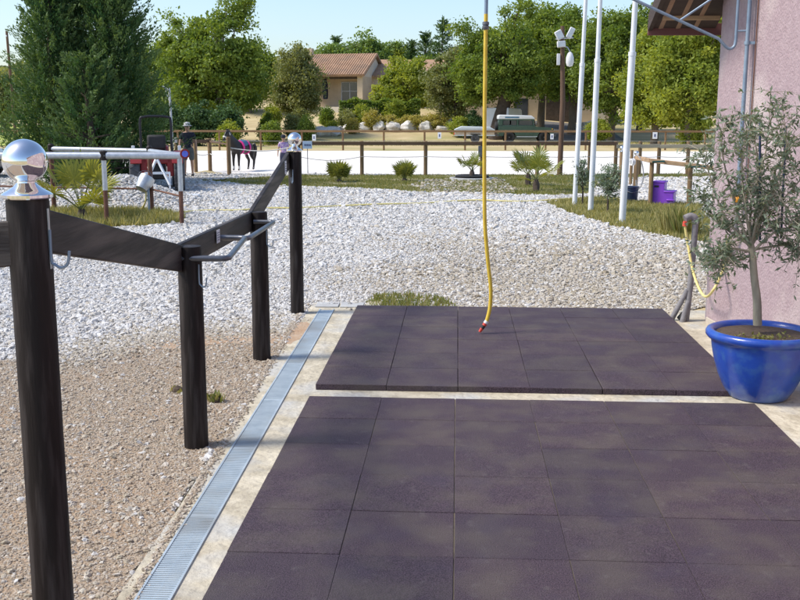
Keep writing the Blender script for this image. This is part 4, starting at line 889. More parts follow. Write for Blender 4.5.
# ------------------------------------------------------------------ dark car at left edge
def car_profile_car(loc, rz):
    t = thing('parked_car', 'black car parked behind the hitching pen at the left edge', 'car', loc, rz)
    bp = [(-2.1, .28), (2.05, .28), (2.12, .55), (2.0, .78), (1.1, .93), (.95, .95), (-1.7, .97), (-2.05, .9), (-2.15, .55)]
    part('body', 'car_black', t, lambda b: b.prism(bp, -.85, .85), bevel=.07, seg=3)
    cab = [(-1.75, .95), (1.0, .93), (.38, 1.40), (-.2, 1.47), (-1.1, 1.45)]
    part('cabin', 'car_black', t, lambda b: b.prism(cab, -.68, .68), bevel=.08, seg=3)
    for s_ in (-1, 1):
        part('side_window', 'glass', t, lambda b: b.prism([(-1.4, 1.0), (.78, 1.0), (.3, 1.34), (-1.0, 1.38)], s_*.682-.006, s_*.682+.006))
        part('mirror', 'car_black', t, lambda b: b.box((.62, s_*.9-.08, .98), (.76, s_*.9+.08, 1.1)), bevel=.03)
        part('headlight', 'light_grey', t, lambda b: b.box((1.86, s_*.6-.16, .62), (2.09, s_*.6+.16, .74)), bevel=.03)
    part('windscreen', 'glass', t, lambda b: b.add([(1.0, -.6, .965), (1.0, .6, .965), (.42, .52, 1.40), (.42, -.52, 1.40), (1.02, -.6, .975), (1.02, .6, .975), (.44, .52, 1.41), (.44, -.52, 1.41)], [(0,3,2,1),(4,5,6,7),(0,1,5,4),(1,2,6,5),(2,3,7,6),(3,0,4,7)]))
    for x in (-1.3, 1.3):
        for s_ in (-1, 1): wheel(t, (x, s_*.76, .31), .31, .2, 'black_rubber', 'galvanised', 'Y')
    part('roof_rack', 'black_metal', t, lambda b: (b.tube([(-1.0, -.5, 1.52), (.1, -.5, 1.54)], .02, 8), b.tube([(-1.0, .5, 1.52), (.1, .5, 1.54)], .02, 8)))
    return t
cpos = G(-14, 178); car_profile_car((cpos.x-1.6, cpos.y+.5, 0), R(4))

# ------------------------------------------------------------------ people and pony (skinned bodies)
def skin(name, V, E, rad, m, parent, root=0, sub=2):
    me = bpy.data.meshes.new(name); me.from_pydata(V, E, []); me.update(); o = link(name, me, m, parent)
    md = o.modifiers.new('skin', 'SKIN'); md.use_smooth_shade = True
    if not me.skin_vertices:
        raise RuntimeError('skin layer')
    for i, r in enumerate(rad):
        rr = r if isinstance(r, tuple) else (r, r); me.skin_vertices[0].data[i].radius = rr
    me.skin_vertices[0].data[root].use_root = True
    s = o.modifiers.new('sub', 'SUBSURF'); s.levels = sub; s.render_levels = sub; return o
class SK:
    def __init__(s): s.V = []; s.E = []; s.r = []
    def n(s, p, r, frm=None):
        s.V.append(tuple(p)); s.r.append(r); i = len(s.V)-1
        if frm is not None: s.E.append((frm, i))
        return i
def person(name, label, loc, rz, H, shirt, lower, hat, child=False):
    k = H/1.75; t = thing(name, label, 'person', loc, rz)
    s = SK(); q = lambda x, y, z: (x*k, y*k, z*k)
    pel = s.n(q(0, 0, .96), .13*k); sp = s.n(q(0, .01, 1.12), .125*k, pel); ch = s.n(q(0, .015, 1.32), (.155*k, .11*k), sp); nk = s.n(q(0, .01, 1.46), .06*k, ch)
    n2 = s.n(q(0, -.005, 1.52), .055*k, nk); jaw = s.n(q(0, -.03, 1.56), (.066*k, .07*k), n2); hd = s.n(q(0, -.012, 1.64), (.078*k, .094*k), jaw); tp = s.n(q(0, 0, 1.72), (.055*k, .065*k), hd)
    s.n(q(0, -.115, 1.615), .014*k, hd)
    for sd in (-1, 1):
        s.n(q(sd*.085, .0, 1.62), .018*k, hd)
        sh = s.n(q(sd*.17, .015, 1.40), .065*k, ch); el = s.n(q(sd*.255, .03, 1.12), .043*k, sh); wr = s.n(q(sd*.285, -.04, .88), .027*k, el); pm = s.n(q(sd*.285, -.06, .81), (.022*k, .036*k), wr)
        for f in range(4): 
            a = s.n(q(sd*.285, -.087+.018*f, .765), .0095*k, pm); s.n(q(sd*.277, -.090+.018*f, .72+.006*abs(f-1.5)), .008*k, a)
        a = s.n(q(sd*.275, -.098, .80), .011*k, pm); s.n(q(sd*.270, -.115, .765), .009*k, a)
        hp_ = s.n(q(sd*.095, 0, .88), .092*k, pel); kn = s.n(q(sd*.115, -.015, .50), .058*k, hp_); cf = s.n(q(sd*.12, .015, .34), .052*k, kn); an = s.n(q(sd*.125, .02, .09), .034*k, cf); s.n(q(sd*.135, -.11, .035), .034*k, an)
    skin('body', s.V, s.E, s.r, 'skin', t)
    s = SK(); a = s.n(q(0, .01, 1.18), .15*k); b0 = s.n(q(0, .01, 1.0), (.17*k, .15*k), a); b1 = s.n(q(0, .01, .90), (.175*k, .155*k), b0); c = s.n(q(0, .015, 1.34), (.175*k, .125*k), a); s.n(q(0, .012, 1.42), .09*k, c)
    for sd in (-1, 1): e = s.n(q(sd*.175, .015, 1.40), .078*k, c); s.n(q(sd*.235, .025, 1.20), .064*k, e)
    skin('shirt', s.V, s.E, s.r, shirt, t)
    s = SK(); a0_ = s.n(q(0, 0, 1.04), (.135*k, .12*k)); a = s.n(q(0, 0, .93), (.155*k, .135*k), a0_)
    for sd in (-1, 1):
        e = s.n(q(sd*.10, 0, .84), .112*k, a)
        if child: f = s.n(q(sd*.115, -.012, .50), .078*k, e); s.n(q(sd*.12, .015, .12), .062*k, f)
        else: s.n(q(sd*.115, -.01, .50), .095*k, e)
    skin('trousers' if child else 'shorts', s.V, s.E, s.r, lower, t)
    for sd in (-1, 1): part('shoe', 'black_rubber', t, lambda b: b.lathe([(0, -.13*k), (.04*k, -.11*k), (.05*k, -.03*k), (.045*k, .06*k), (.035*k, .12*k), (0, .13*k)], 12, q(sd*.13, -.05, .04), axis=(0, 1, 0)))
    hr = part('hair', 'hair', t, lambda b: b.lathe([(.088*k, 0), (.098*k, .03*k), (.09*k, .09*k), (.05*k, .13*k), (0, .14*k)], 18, q(0, .02, 1.62)))
    part('eyes', 'hair', t, lambda b: (b.box(q(-.055, -.107, 1.635), q(-.012, -.100, 1.66)), b.box(q(.012, -.107, 1.635), q(.055, -.100, 1.66))))
    if child: part('helmet', 'navy_cloth', t, lambda b: b.lathe([(.12*k, 0), (.125*k, .04*k), (.11*k, .10*k), (.06*k, .145*k), (0, .155*k)], 20, q(0, -.005, 1.67)))
    else: part('cap', hat, t, lambda b: b.lathe([(.15*k, .0), (.15*k, .012*k), (.108*k, .02*k), (.107*k, .05*k), (.09*k, .10*k), (.04*k, .125*k), (0, .13*k)], 20, q(0, -.01, 1.66)))
    return t
mp = G(189, 176.2); person('person', 'man in a pale cap, navy t-shirt and grey shorts standing behind the tractor', mp, R(8), 1.66, 'navy_cloth', 'shorts_cloth', 'cap_cloth')
kp = G(284, 172); person('person', 'small child in a dark helmet and patterned shirt seen behind the sloping plank', kp, R(15), 1.22, 'kid_shirt', 'kid_trousers', None, True)

# pony, head at local -X
def pony(loc, rz, k):
    t = thing('pony', 'dark brown pony with pink straps standing at the rope fence', 'pony', loc, rz); q = lambda x, y, z: (x*k, y*k, z*k)
    s = SK(); br = s.n(q(0, 0, .98), (.24*k, .27*k)); ch = s.n(q(-.40, 0, .98), (.21*k, .27*k), br); hd = s.n(q(.42, 0, 1.02), (.24*k, .27*k), br); ru = s.n(q(.66, 0, 1.05), (.15*k, .17*k), hd)
    n1 = s.n(q(-.64, 0, 1.20), (.15*k, .24*k), ch); n2 = s.n(q(-.84, 0, 1.42), (.105*k, .18*k), n1); pl = s.n(q(-.95, 0, 1.60), (.075*k, .11*k), n2)
    fh = s.n(q(-1.06, -.01, 1.58), (.07*k, .105*k), pl); ns = s.n(q(-1.20, -.02, 1.42), (.052*k, .075*k), fh); mz = s.n(q(-1.29, -.03, 1.29), (.05*k, .058*k), ns)
    for sd in (-1, 1):
        e1_ = s.n(q(-.96, sd*.06, 1.70), .028*k, pl); s.n(q(-.97, sd*.075, 1.79), .012*k, e1_)
        sh = s.n(q(-.46, sd*.13, .78), (.09*k, .12*k), ch); el = s.n(q(-.44, sd*.14, .64), .075*k, sh); kn = s.n(q(-.46, sd*.14, .42), .055*k, el); ft = s.n(q(-.45, sd*.14, .14), .04*k, kn); s.n(q(-.48, sd*.14, .03), .045*k, ft)
        th = s.n(q(.50, sd*.13, .80), (.12*k, .16*k), hd); st = s.n(q(.42, sd*.14, .62), .085*k, th); hk = s.n(q(.60, sd*.14, .44), .062*k, st); hf = s.n(q(.55, sd*.14, .15), .042*k, hk); s.n(q(.51, sd*.14, .03), .047*k, hf)
    skin('body', s.V, s.E, s.r, 'coat_hair', t)
    tl = part('tail', 'coat_hair', t, lambda b: b.tube(curve_pts([q(.74, 0, 1.12), q(.84, 0, 1.0), q(.86, 0, .7), q(.82, 0, .38)], 5), [.05*k, .06*k, .07*k, .075*k, .08*k, .085*k, .09*k, .09*k, .085*k, .08*k, .07*k, .06*k, .05*k, .04*k, .03*k, .015*k], 10, jit=.15))
    b = MB()
    for i in range(10):
        u = i/9; p = Vector(q(-.56-.42*u, 0, 1.32+.42*u)); b.tube([p, p+Vector(q(.05, .07, -.04)), p+Vector(q(.05, .10, -.20))], [.04*k, .035*k, .012*k], 6)
    b.build('mane', 'coat_hair', t)
    part('saddle_pad', 'blue_pad', t, lambda b: b.lathe([(.22*k, -.17*k), (.235*k, 0), (.22*k, .17*k)], 24, q(-.02, 0, 1.075), axis=(1, 0, 0)))
    for x in (-.24, .18): part('strap', 'pink_strap', t, lambda b: b.lathe([(.292*k, -.035*k), (.302*k, 0), (.292*k, .035*k)], 24, q(x, 0, .985), axis=(1, 0, .0)))
    for sd in (-1, 1):
        part('sock', 'white_hair', t, lambda b: b.lathe([(.050*k, .06*k), (.047*k, .14*k), (.052*k, .22*k)], 12, q(-.452, sd*.14, 0)))
        part('sock', 'white_hair', t, lambda b: b.lathe([(.052*k, .06*k), (.048*k, .09*k), (.052*k, .12*k)], 12, q(.545, sd*.14, 0)))
    part('noseband', 'white_hair', t, lambda b: (b.lathe([(.078*k, -.03*k), (.085*k, .03*k)], 14, q(-1.20, -.02, 1.42), axis=(.6, 0, .8)), b.lathe([(.11*k, -.02*k), (.115*k, .02*k)], 14, q(-.95, 0, 1.56), axis=(.9, 0, .3))))
    return t
hp0 = G(242, 171); pony((hp0.x, hp0.y+.2, 0), R(64), .82)

# ------------------------------------------------------------------ washing pen on the right
def wood_post(px, py, top, w_, label, ball=0, mt='post_wood'):
    a = G(px, py); h = D(px, top, a.y).z
    t = thing('timber_post', label, 'post', a, 0, 'tan posts of the right hand hitching rail')
    part('post_shaft', mt, t, lambda b: b.lathe([(w_, -.2), (w_, h-.01), (w_*.9, h)], 14))
    if ball:
        part('ball_finial', 'chrome', t, lambda b: b.lathe([(w_*1.1, h), (w_*1.1, h+.015), (w_*.5, h+.045)]+[(ball*math.sin(q), h+.04+ball*.95-ball*math.cos(q)) for q in np.linspace(.4, math.pi, 14)], 20))
    return a, h
wood_post(650, 206, 160, .047, 'tan post left of the purple mounting steps'); wood_post(688.5, 207, 163.5, .052, 'tan post right of the purple mounting steps')
wood_post(620.5, 190, 152, .06, 'tan ball-topped post behind the nearest flagpole', .062); wood_post(635, 190, 157, .06, 'brown ball-topped post right of the nearest flagpole', .062)
wood_post(630.5, 185, 150, .045, 'thin tan post between the two ball-topped posts')
hr = thing('hitching_rail', 'tan timber beam carrying teal tie bars beyond the pink building', 'rail')
pa_, pb_, pc_ = D(636, 157.5, 25), D(650, 160.5, 21.8), D(720, 168.5, 21.4)
part('beam', 'light_wood', hr, lambda b: (b.beam(pa_, pb_, .05, .09), b.beam(pb_, pc_, .05, .09)), bevel=.008)
for x0, x1, y_ in ((653, 664, 161), (691, 705, 166)): part('tie_bar', 'teal_paint', hr, lambda b: b.tube([D(x0, y_+1, 21.7), D(x0, y_+1, 21.4), D(x1, y_+.3, 21.4), D(x1, y_+.3, 21.7)], .02, 8))
hh = thing('hanging_hose', 'thin grey hose looped over the brown ball-topped post', 'hose')
part('hose', 'wire', hh, lambda b: b.tube(curve_pts([D(636, 154, 23.6), D(641, 160, 23.5), D(643.5, 175, 23.5), D(641, 186, 23.5), D(637, 189, 23.5), D(636, 180, 23.5)], 6), .014, 6))
part('white_reel', 'white_plastic', hh, lambda b: b.lathe([(.05, -.04), (.08, -.04), (.08, .04), (.05, .04), (.05, -.04)], 20, D(632.5, 162, 23.7), axis=(1, .4, 0)))
tb = thing('plastic_tub', 'dark blue plastic tub standing behind the nearest flagpole', 'tub', G(630.5, 203))
part('vessel', 'navy_plastic', tb, lambda b: b.lathe([(.0, 0), (.13, 0), (.14, .02), (.165, .34), (.18, .345), (.18, .37), (.16, .37), (.155, .33), (.12, .05), (0, .05)], 28)); part('handle', 'tube_metal', tb, lambda b: b.tube(curve_pts([(-.165, 0, .34), (-.12, -.12, .28), (0, -.19, .24), (.12, -.12, .28), (.165, 0, .34)], 4), .008, 6))
st_ = thing('mounting_steps', 'purple plastic mounting block with two steps', 'mounting block', G(663, 205.5), R(-20)); st_.scale = (.95, .95, 1.0)
b = MB(); b.prism([(-.23, 0), (.25, 0), (.25, .32), (.04, .32), (.04, .52), (-.23, .52)], -.20, .20); b.build('steps', 'purple_plastic', st_, bevel=.015)
part('tread_lip', 'purple_plastic', st_, lambda b: (b.box((-.24, -.21, .49), (.06, .21, .53)), b.box((.03, -.21, .29), (.27, .21, .33)), b.box((.10, -.23, .12), (.27, -.19, .15))), bevel=.01)
part('hand_slot', 'black_rubber', st_, lambda b: b.box((-.18, -.204, .40), (-.08, -.199, .44)), bevel=.001)

# ------------------------------------------------------------------ small plants
def fan_palm(name, label, loc, n, pet, fan, stem, seed, group=None, tint0=.3, cat='palm', elm=.15):
    g = random.Random(seed); t = thing(name, label, cat, loc, 0, group); V, Fc, Ti = [], [], []; pb_ = MB()
    for i in range(n):
        az = 2*math.pi*i/n*1.618*3+g.uniform(-.3, .3); el = g.uniform(elm, 1.4); L = pet*g.uniform(.7, 1.15)
        d = Vector((math.cos(az)*math.cos(el), math.sin(az)*math.cos(el), math.sin(el))); p0 = Vector((0, 0, stem)); p1 = p0+d*L+Vector((0, 0, -.06*L)); pb_.tube([p0, p0+d*L*.5+Vector((0, 0, .02)), p1], [.012, .008, .005], 5)
        sd = d.cross(Vector((0, 0, 1))).normalized(); nb_ = 15; tt = g.uniform(0, .9)
        u_ = sd.cross(d)
        for k in range(nb_):
            a = (k/(nb_-1)-.5)*math.pi*1.25; bd_ = (d*math.cos(a)+sd*math.sin(a)+u_*.18*math.cos(a)).normalized(); lf = fan*(.75+.25*math.cos(a))*g.uniform(.85, 1.1)
            wv = bd_.cross(u_).normalized()*fan*.055; m1 = p1+bd_*lf*.55; e = p1+bd_*lf+Vector((0, 0, -.12*lf)); j = len(V)
            V += [p1-wv*.3, m1-wv, e, m1+wv]; Fc.append((j, j+1, j+2, j+3)); Ti.append(min(1, max(0, tint0+tt*.5+g.uniform(-.15, .15))))
    link('fronds', np_mesh('fronds', np.array([tuple(v) for v in V]), Fc, Ti), 'leaf_palm', t)
    pb_.build('stalks', 'stalk_green', t)
    part('stem', 'dark_bark', t, lambda b: b.tube([(0, 0, -.05), (0, 0, stem*.6), (0, 0, stem+.03)], [.075, .085, .05], 12, jit=.15))
    return t
pg = 'young palms planted along the verge'
a = G(82, 219); fan_palm('fan_palm', 'young fan palm with yellowing fronds inside the hitching pen', (a.x, a.y, 0), 17, .68, .50, .16, 1, None, .4)
fan_palm('fan_palm', 'small bushy fan palm on the verge nearest the far chrome ball', G(339, 182), 22, .30, .42, .05, 2, pg, .35, elm=.75)
fan_palm('fan_palm', 'small round fan palm in the middle of the verge', G(404.5, 181), 22, .28, .38, .05, 3, pg, .3, elm=.75)
fan_palm('fan_palm', 'large open fan palm on the verge left of the floodlight pole', G(536, 191), 13, .62, .40, .28, 4, pg, .3)
fan_palm('fan_palm', 'fan palm growing just behind the large open fan palm', G(528, 185.5), 12, .45, .38, .30, 5, pg, .3)
rp = G(472, 179.5); fan_palm('fan_palm', 'sparse fan palm growing in the concrete planter ring', rp+Vector((0, 0, .15)), 9, .42, .32, .1, 6, pg, .2)
rg = thing('planter_ring', 'low concrete ring with a black rim around a sparse palm', 'planter', rp)
part('ring', 'cast_concrete', rg, lambda b: b.lathe([(.60, 0), (.70, 0), (.68, .06), (.62, .07), (.58, .05), (.60, 0)], 36)); part('rim', 'black_rubber', rg, lambda b: b.lathe([(.36, .05), (.50, .05), (.52, .12), (.45, .14), (.36, .10), (.36, .05)], 32)); part('soil', 'soil', rg, lambda b: b.lathe([(0, .045), (.60, .045)], 24))
def sapling(label, px, py, H, w_, seed, n=1500, leaf='leaf_olive'):
    a = G(px, py); return tree('olive_sapling', label, 'tree', a.x, a.y, [(0, 0, H*.66, w_, w_, H*.34), (w_*.3, 0, H*.5, w_*.6, w_*.6, H*.2)], leaf, 'dark_bark', .022, .4, n, .030, 60, .11, 'olive saplings by the flagpoles', shell=.2, aspect=.3)
sapling('small olive sapling between the first two flagpoles', 582, 205, 1.02, .24, 1, 1500)
sapling('fuller olive sapling between the middle and nearest flagpoles', 607.5, 214.5, 1.0, .30, 2, 2300)
def tuft(label, px, py, H, w_, n, m='grass_dry', name='grass_clump'):
    a = G(px, py); t = thing(name, label, 'plant', a); g = rng
    an = g.uniform(0, 2*math.pi, n); r0 = g.uniform(0, w_*.5, n); h = H*g.uniform(.5, 1.05, n); ln = g.uniform(.1, .5, n)
    B = np.c_[r0*np.cos(an), r0*np.sin(an), np.zeros(n)]; T = B+np.c_[np.cos(an)*ln*h, np.sin(an)*ln*h, h]; Mi = (B+T)/2+np.c_[np.zeros((n, 2)), h*.08]; sd = np.c_[-np.sin(an), np.cos(an), np.zeros(n)]*.012
    V = np.stack([B-sd*.6, B+sd*.6, Mi+sd, T, Mi-sd], 1).reshape(-1, 3); link('blades', np_mesh('blades', V, np.arange(5*n).reshape(n, 5), g.uniform(0, 1, n)), m, t)
    part('root', 'soil', t, lambda b: b.lathe([(w_*.4, -.02), (w_*.3, .03), (0, .05)], 10)); return t
tuft('tall leafy grass clump in front of the right hand tan post', 674, 233, .50, .42, 150, 'grass_dry'); tuft('lower grass clump beside the corner of the pink wall', 687, 236, .5, .4, 110, 'grass_green'); tuft('tiny green weed beside the first short dark post', 215, 402, .07, .12, 60, 'grass_green', 'weed'); tuft('withered little weed left of the first short dark post', 178, 392, .04, .12, 40, 'grass_dry', 'weed')

# ------------------------------------------------------------------ conifers on the left
CG = 'dark conifers behind the hitching pen'
cy = 27.5
def cprof(Rm, t0=.12): return lambda t: Rm*(min(1, .55+t/t0*.45) if t < t0 else 1)*(1-t)**.62+.08
X_ = lambda px, Y: D(px, 120, Y).x
plumes('conifer', 'leftmost dark feathery conifer with a ragged outline', X_(56, cy), cy, 5.6, cprof(1.12), 620, group=CG, plen=.85, needles=80, size=.05)
plumes('conifer', 'tallest dark conifer standing in the middle of the clump', X_(82, cy+1), cy+1.2, 6.8, cprof(1.6), 760, group=CG, plen=.9, needles=80, size=.05)
plumes('conifer', 'rightmost dark conifer with long side sprays', X_(113, cy+.4), cy+.6, 6.1, cprof(1.30), 700, group=CG, plen=.9, needles=80, size=.05)
plumes('conifer', 'short pale green conifer at the front of the clump', X_(88, cy-1.5), cy-1.4, 3.4, cprof(1.2), 300, group=CG, plen=.6, needles=80, size=.05)

# ------------------------------------------------------------------ house and garden behind
HYY = 96.0; hx0 = D(342, 100, HYY).x
hsz = 2.72
ho = thing('house', 'low beige house with a red tiled roof and shaded porch behind the garden', 'house', (hx0+.2, HYY, hsz), R(-12)); ho.scale = (1.16, 1.1, 1.02)
Wd, Dp, Hw = 5.6, 6.0, 2.7
yF = 0
b = MB(); b.box((-2.9, 1.5, -.6), (1.6, Dp, Hw)); b.box((1.6, -.6, -.6), (1.75, Dp, Hw)); b.box((-2.9, -.02, -.6), (-2.55, .22, Hw)); b.box((1.3, -.6, -.6), (1.6, -.3, Hw)); b.build('wall', 'house_wall', ho)
part('porch_floor', 'house_pale', ho, lambda b: b.box((-3, -.8, -.7), (1.75, 1.5, -.02)))
b = MB(); rz_ = 4.75
b.prism([(-.95, Hw-.02), (3.0, rz_), (Dp+.8, Hw-.1), (Dp+.8, Hw+.06), (3.0, rz_+.18), (-1.0, Hw+.14)], 0, 6.6, Matrix.Translation((-4.6, 0, 0)) @ Matrix(((0, 1, 0), (1, 0, 0), (0, 0, 1))).to_4x4())
rf_ = b.build('roof', 'tile_roof', ho, smooth=False)
b = MB()
for k in range(33): x = -4.6+.1+k*.2; b.tube([(x, -1.02, Hw+.13), (x, 3.0, rz_+.17)], .075, 7)
b.build('roof_tiles', 'tile_roof', rf_)
part('chimney', 'house_wall', rf_, lambda b: b.box((-4.2, 2.8, 4.4), (-3.7, 3.3, 5.5)), bevel=.02)
part('gable', 'house_pale', ho, lambda b: b.add([(1.62, -.6, Hw), (1.62, Dp, Hw), (1.62, 3.0, rz_), (1.752, -.6, Hw), (1.752, Dp, Hw), (1.752, 3.0, rz_)], [(0, 1, 2), (3, 5, 4), (0, 3, 4, 1), (1, 4, 5, 2), (2, 5, 3, 0)]))
part('eave_beam', 'dark_bark', ho, lambda b: b.box((-2.9, -.5, Hw-.22), (1.6, -.3, Hw-.02)))
dfr = part('door', 'shutter', ho, lambda b: (b.box((-.7, 1.44, 0), (-.63, 1.5, 2.3)), b.box((.73, 1.44, 0), (.8, 1.5, 2.3)), b.box((-.7, 1.44, 2.23), (.8, 1.5, 2.3)), b.box((.01, 1.44, 0), (.09, 1.5, 2.3)), b.box((-.7, 1.44, 0), (.8, 1.5, .3)), b.box((-.7, 1.44, 1.4), (.8, 1.49, 1.46))))
part('pane', 'glass', dfr, lambda b: b.box((-.65, 1.47, .2), (.75, 1.485, 2.25)))
part('curtain', 'navy_cloth', ho, lambda b: b.tube(curve_pts([(-1.75, .3, 2.55), (-1.72, .3, 1.6), (-1.70, .3, .7)], 5), [.16, .2, .24, .25, .24, .25, .23, .24, .22, .2, .18], 12, jit=.1))
part('climber', 'leaf_oak', ho, lambda b: b.box((1.78, -.4, 0), (1.8, -.38, .1)))
wg = thing('house_wing', 'lower wing of the house with a pale wall and tiled roof behind the leafy tree', 'house', (D(399, 95, 98.5).x, 98.5, 2.8), R(3))
part('wall', 'house_pale', wg, lambda b: b.box((-3.2, 0, -.5), (5.4, 5, 2.75)))
part('roof', 'tile_roof', wg, lambda b: b.prism([(-.6, 2.7), (2.5, 4.35), (5.6, 2.7), (5.6, 2.85), (2.5, 4.5), (-.6, 2.85)], -3.6, 5.8, Matrix(((0, 1, 0), (1, 0, 0), (0, 0, 1))).to_4x4()), smooth=False)
wd_ = part('window', 'shutter', wg, lambda b: b.box((.9, -.06, .9), (2.3, .01, 2.1))); part('pane', 'glass', wd_, lambda b: b.box((1.0, -.075, 1.0), (2.2, -.063, 2.0)))

# farm building behind the big oaks
fb = thing('farm_building', 'long beige farm building half hidden behind the big oaks', 'building', (D(465, 110, 92).x, 92, 1.2), R(-3))
part('wall', 'house_wall', fb, lambda b: b.box((0, 0, -.6), (13, 6, 3.2)))
part('roof', 'tile_roof', fb, lambda b: b.prism([(-.5, 3.1), (3, 4.7), (6.5, 3.1), (6.5, 3.3), (3, 4.9), (-.5, 3.3)], -.5, 13.5, Matrix(((0, 1, 0), (1, 0, 0), (0, 0, 1))).to_4x4()), smooth=False)
for x0, x1, z1, m_ in ((4.4, 5.6, 2.2, 'glass'), (7.2, 10.2, 2.4, 'dark_bark'), (11.2, 12.4, 2.3, 'house_pale')): part('door', m_, fb, lambda b: b.box((x0, -.05, 0), (x1, .01, z1)))
part('lean_to', 'dark_bark', fb, lambda b: b.box((-1.3, .5, -.5), (0, 3, 2.9)))
part('door_light', 'shutter', fb, lambda b: (b.box((11.1, -.1, 2.3), (12.5, -.02, 2.42)),))

# ------------------------------------------------------------------ vehicles behind
LRp = G(526, 143.0); lr = thing('off_road_car', 'dark green off-road car with a white roof parked behind the far fence', 'car', (LRp.x, LRp.y+.8, 0), R(2))
def lr_build():
    t = lr; hw = .86
    lower = [(-1.98, .48), (-1.62, .48)]+[(-1.22+.46*math.cos(a), .40+.46*math.sin(a)) for a in np.linspace(2.9, .25, 9)]+[(.80, .46)]+[(1.24+.46*math.cos(a), .40+.46*math.sin(a)) for a in np.linspace(2.9, .25, 9)]+[(1.88, .52), (1.92, .98), (1.86, 1.06), (.72, 1.13), (.66, 1.17), (-1.98, 1.17)]
    part('body', 'green_paint', t, lambda b: b.prism(lower, -hw, hw), bevel=.02)
    part('upper_body', 'green_paint', t, lambda b: (b.box((-1.96, -.80, 1.15), (-1.70, .80, 1.66)), b.box((-.70, -.81, 1.16), (-.60, .81, 1.66)), b.box((.42, -.80, 1.15), (.50, .80, 1.66)), b.box((-1.96, -.79, 1.58), (.46, .79, 1.67)), b.box((-1.96, -.80, 1.14), (.6, .80, 1.24))), bevel=.01)
    for s_ in (-1, 1):
        for x0, x1 in ((-1.70, -1.18), (-1.14, -.70), (-.58, .42)):
            part('side_window', 'light_grey' if False else 'glass', t, lambda b: b.box((x0+.03, s_*.775-.005, 1.25), (x1-.03, s_*.775+.005, 1.57)))
        part('door', 'green_paint', t, lambda b: b.box((-.56, s_*.868-.008, .55), (.46, s_*.868+.008, 1.20)), bevel=.004)
        part('headlight', 'light_grey', t, lambda b: b.lathe([(.0, 0), (.1, 0), (.1, .04), (0, .05)], 14, (1.915, s_*.6, .86), axis=(1, 0, 0)))
        part('indicator', 'orange_valve', t, lambda b: b.lathe([(.0, 0), (.04, 0), (.04, .04), (0, .05)], 10, (1.80, s_*.865, .98), axis=(0, s_, 0)))
        part('tail_light', 'red_plastic', t, lambda b: b.lathe([(.0, 0), (.05, 0), (.05, .04), (0, .05)], 10, (-1.985, s_*.7, .8), axis=(-1, 0, 0)))
        part('mirror', 'black_metal', t, lambda b: b.box((.66, s_*.98-.08, 1.2), (.7, s_*.98+.08, 1.42)), bevel=.01)
        for x in (-1.22, 1.24): wheel(t, (x, s_*.74, .40), .40, .22, 'black_rubber', 'rim_paint', 'Y', rr=.56)
    part('roof', 'white_paint', t, lambda b: b.prism([(-2.02, 1.66), (.60, 1.66), (.52, 1.78), (.30, 1.92), (-1.90, 1.97), (-2.02, 1.9)], -.80, .80), bevel=.05, seg=3)
    for s_ in (-1, 1): part('roof_window', 'blue_pad', t, lambda b: b.box((-1.55, s_*.80-.006, 1.74), (-.55, s_*.80+.006, 1.84)))
    part('windscreen', 'glass', t, lambda b: b.add([(.66, -.72, 1.18), (.66, .72, 1.18), (.52, .72, 1.64), (.52, -.72, 1.64), (.69, -.72, 1.18), (.69, .72, 1.18), (.55, .72, 1.64), (.55, -.72, 1.64)], [(0,3,2,1),(4,5,6,7),(0,1,5,4),(1,2,6,5),(2,3,7,6),(3,0,4,7)]))
    part('grille', 'black_metal', t, lambda b: b.box((1.915, -.38, .64), (1.94, .38, .98)), bevel=.005); part('bumper', 'tube_metal', t, lambda b: (b.box((1.95, -.85, .46), (2.05, .85, .60)), b.box((-2.08, -.85, .46), (-1.98, .85, .58))), bevel=.01)
    part('spare_wheel', 'black_rubber', t, lambda b: b.lathe([(.2, 0), (.36, .01), (.38, .1), (.36, .19), (.2, .2), (0, .16)], 24, (-2.0, .15, 1.1), axis=(-1, 0, 0)))
    part('sill', 'light_grey', t, lambda b: b.box((-.7, -.87, .42), (.75, -.80, .47)))
lr_build()
wv = thing('white_van', 'white box van standing behind the green off-road car', 'van', (D(506, 125, 79).x, 79, hz(5, 79)), R(70))
part('body', 'white_paint', wv, lambda b: b.prism([(-2.3, .35), (2.3, .35), (2.35, .9), (1.5, 1.15), (1.15, 1.95), (.9, 2.05), (-2.3, 2.1)], -.9, .9), bevel=.06, seg=3)
part('windscreen', 'glass', wv, lambda b: b.add([(1.53, -.75, 1.2), (1.53, .75, 1.2), (1.2, .7, 1.9), (1.2, -.7, 1.9), (1.56, -.75, 1.22), (1.56, .75, 1.22), (1.23, .7, 1.92), (1.23, -.7, 1.92)], [(0,3,2,1),(4,5,6,7),(0,1,5,4),(1,2,6,5),(2,3,7,6),(3,0,4,7)]))
for x in (-1.4, 1.45):
    for s_ in (-1, 1): wheel(wv, (x, s_*.8, .34), .34, .2, 'black_rubber', 'rim_paint', 'Y')
TRp = G(473, 142); tl = thing('flat_trailer', 'flat low trailer with a pale blue cover and ply sides behind the off-road car', 'trailer', (TRp.x, 72.8, 0), R(1))
part('bed', 'ply', tl, lambda b: b.box((-1.35, -.7, .55), (1.45, .7, .85)), bevel=.02); part('side_rail', 'light_grey', tl, lambda b: (b.box((-1.38, -.73, .83), (1.48, -.69, .92)), b.box((-1.38, .69, .83), (1.48, .73, .92)), b.box((-1.38, -.73, .50), (1.48, -.69, .57))))
b = MB(); b.prism([(-1.4, .93), (1.5, .93), (1.1, 1.12), (-.9, 1.16)], -.72, .72); b.build('cover', 'tarp', tl, bevel=.04, seg=3)
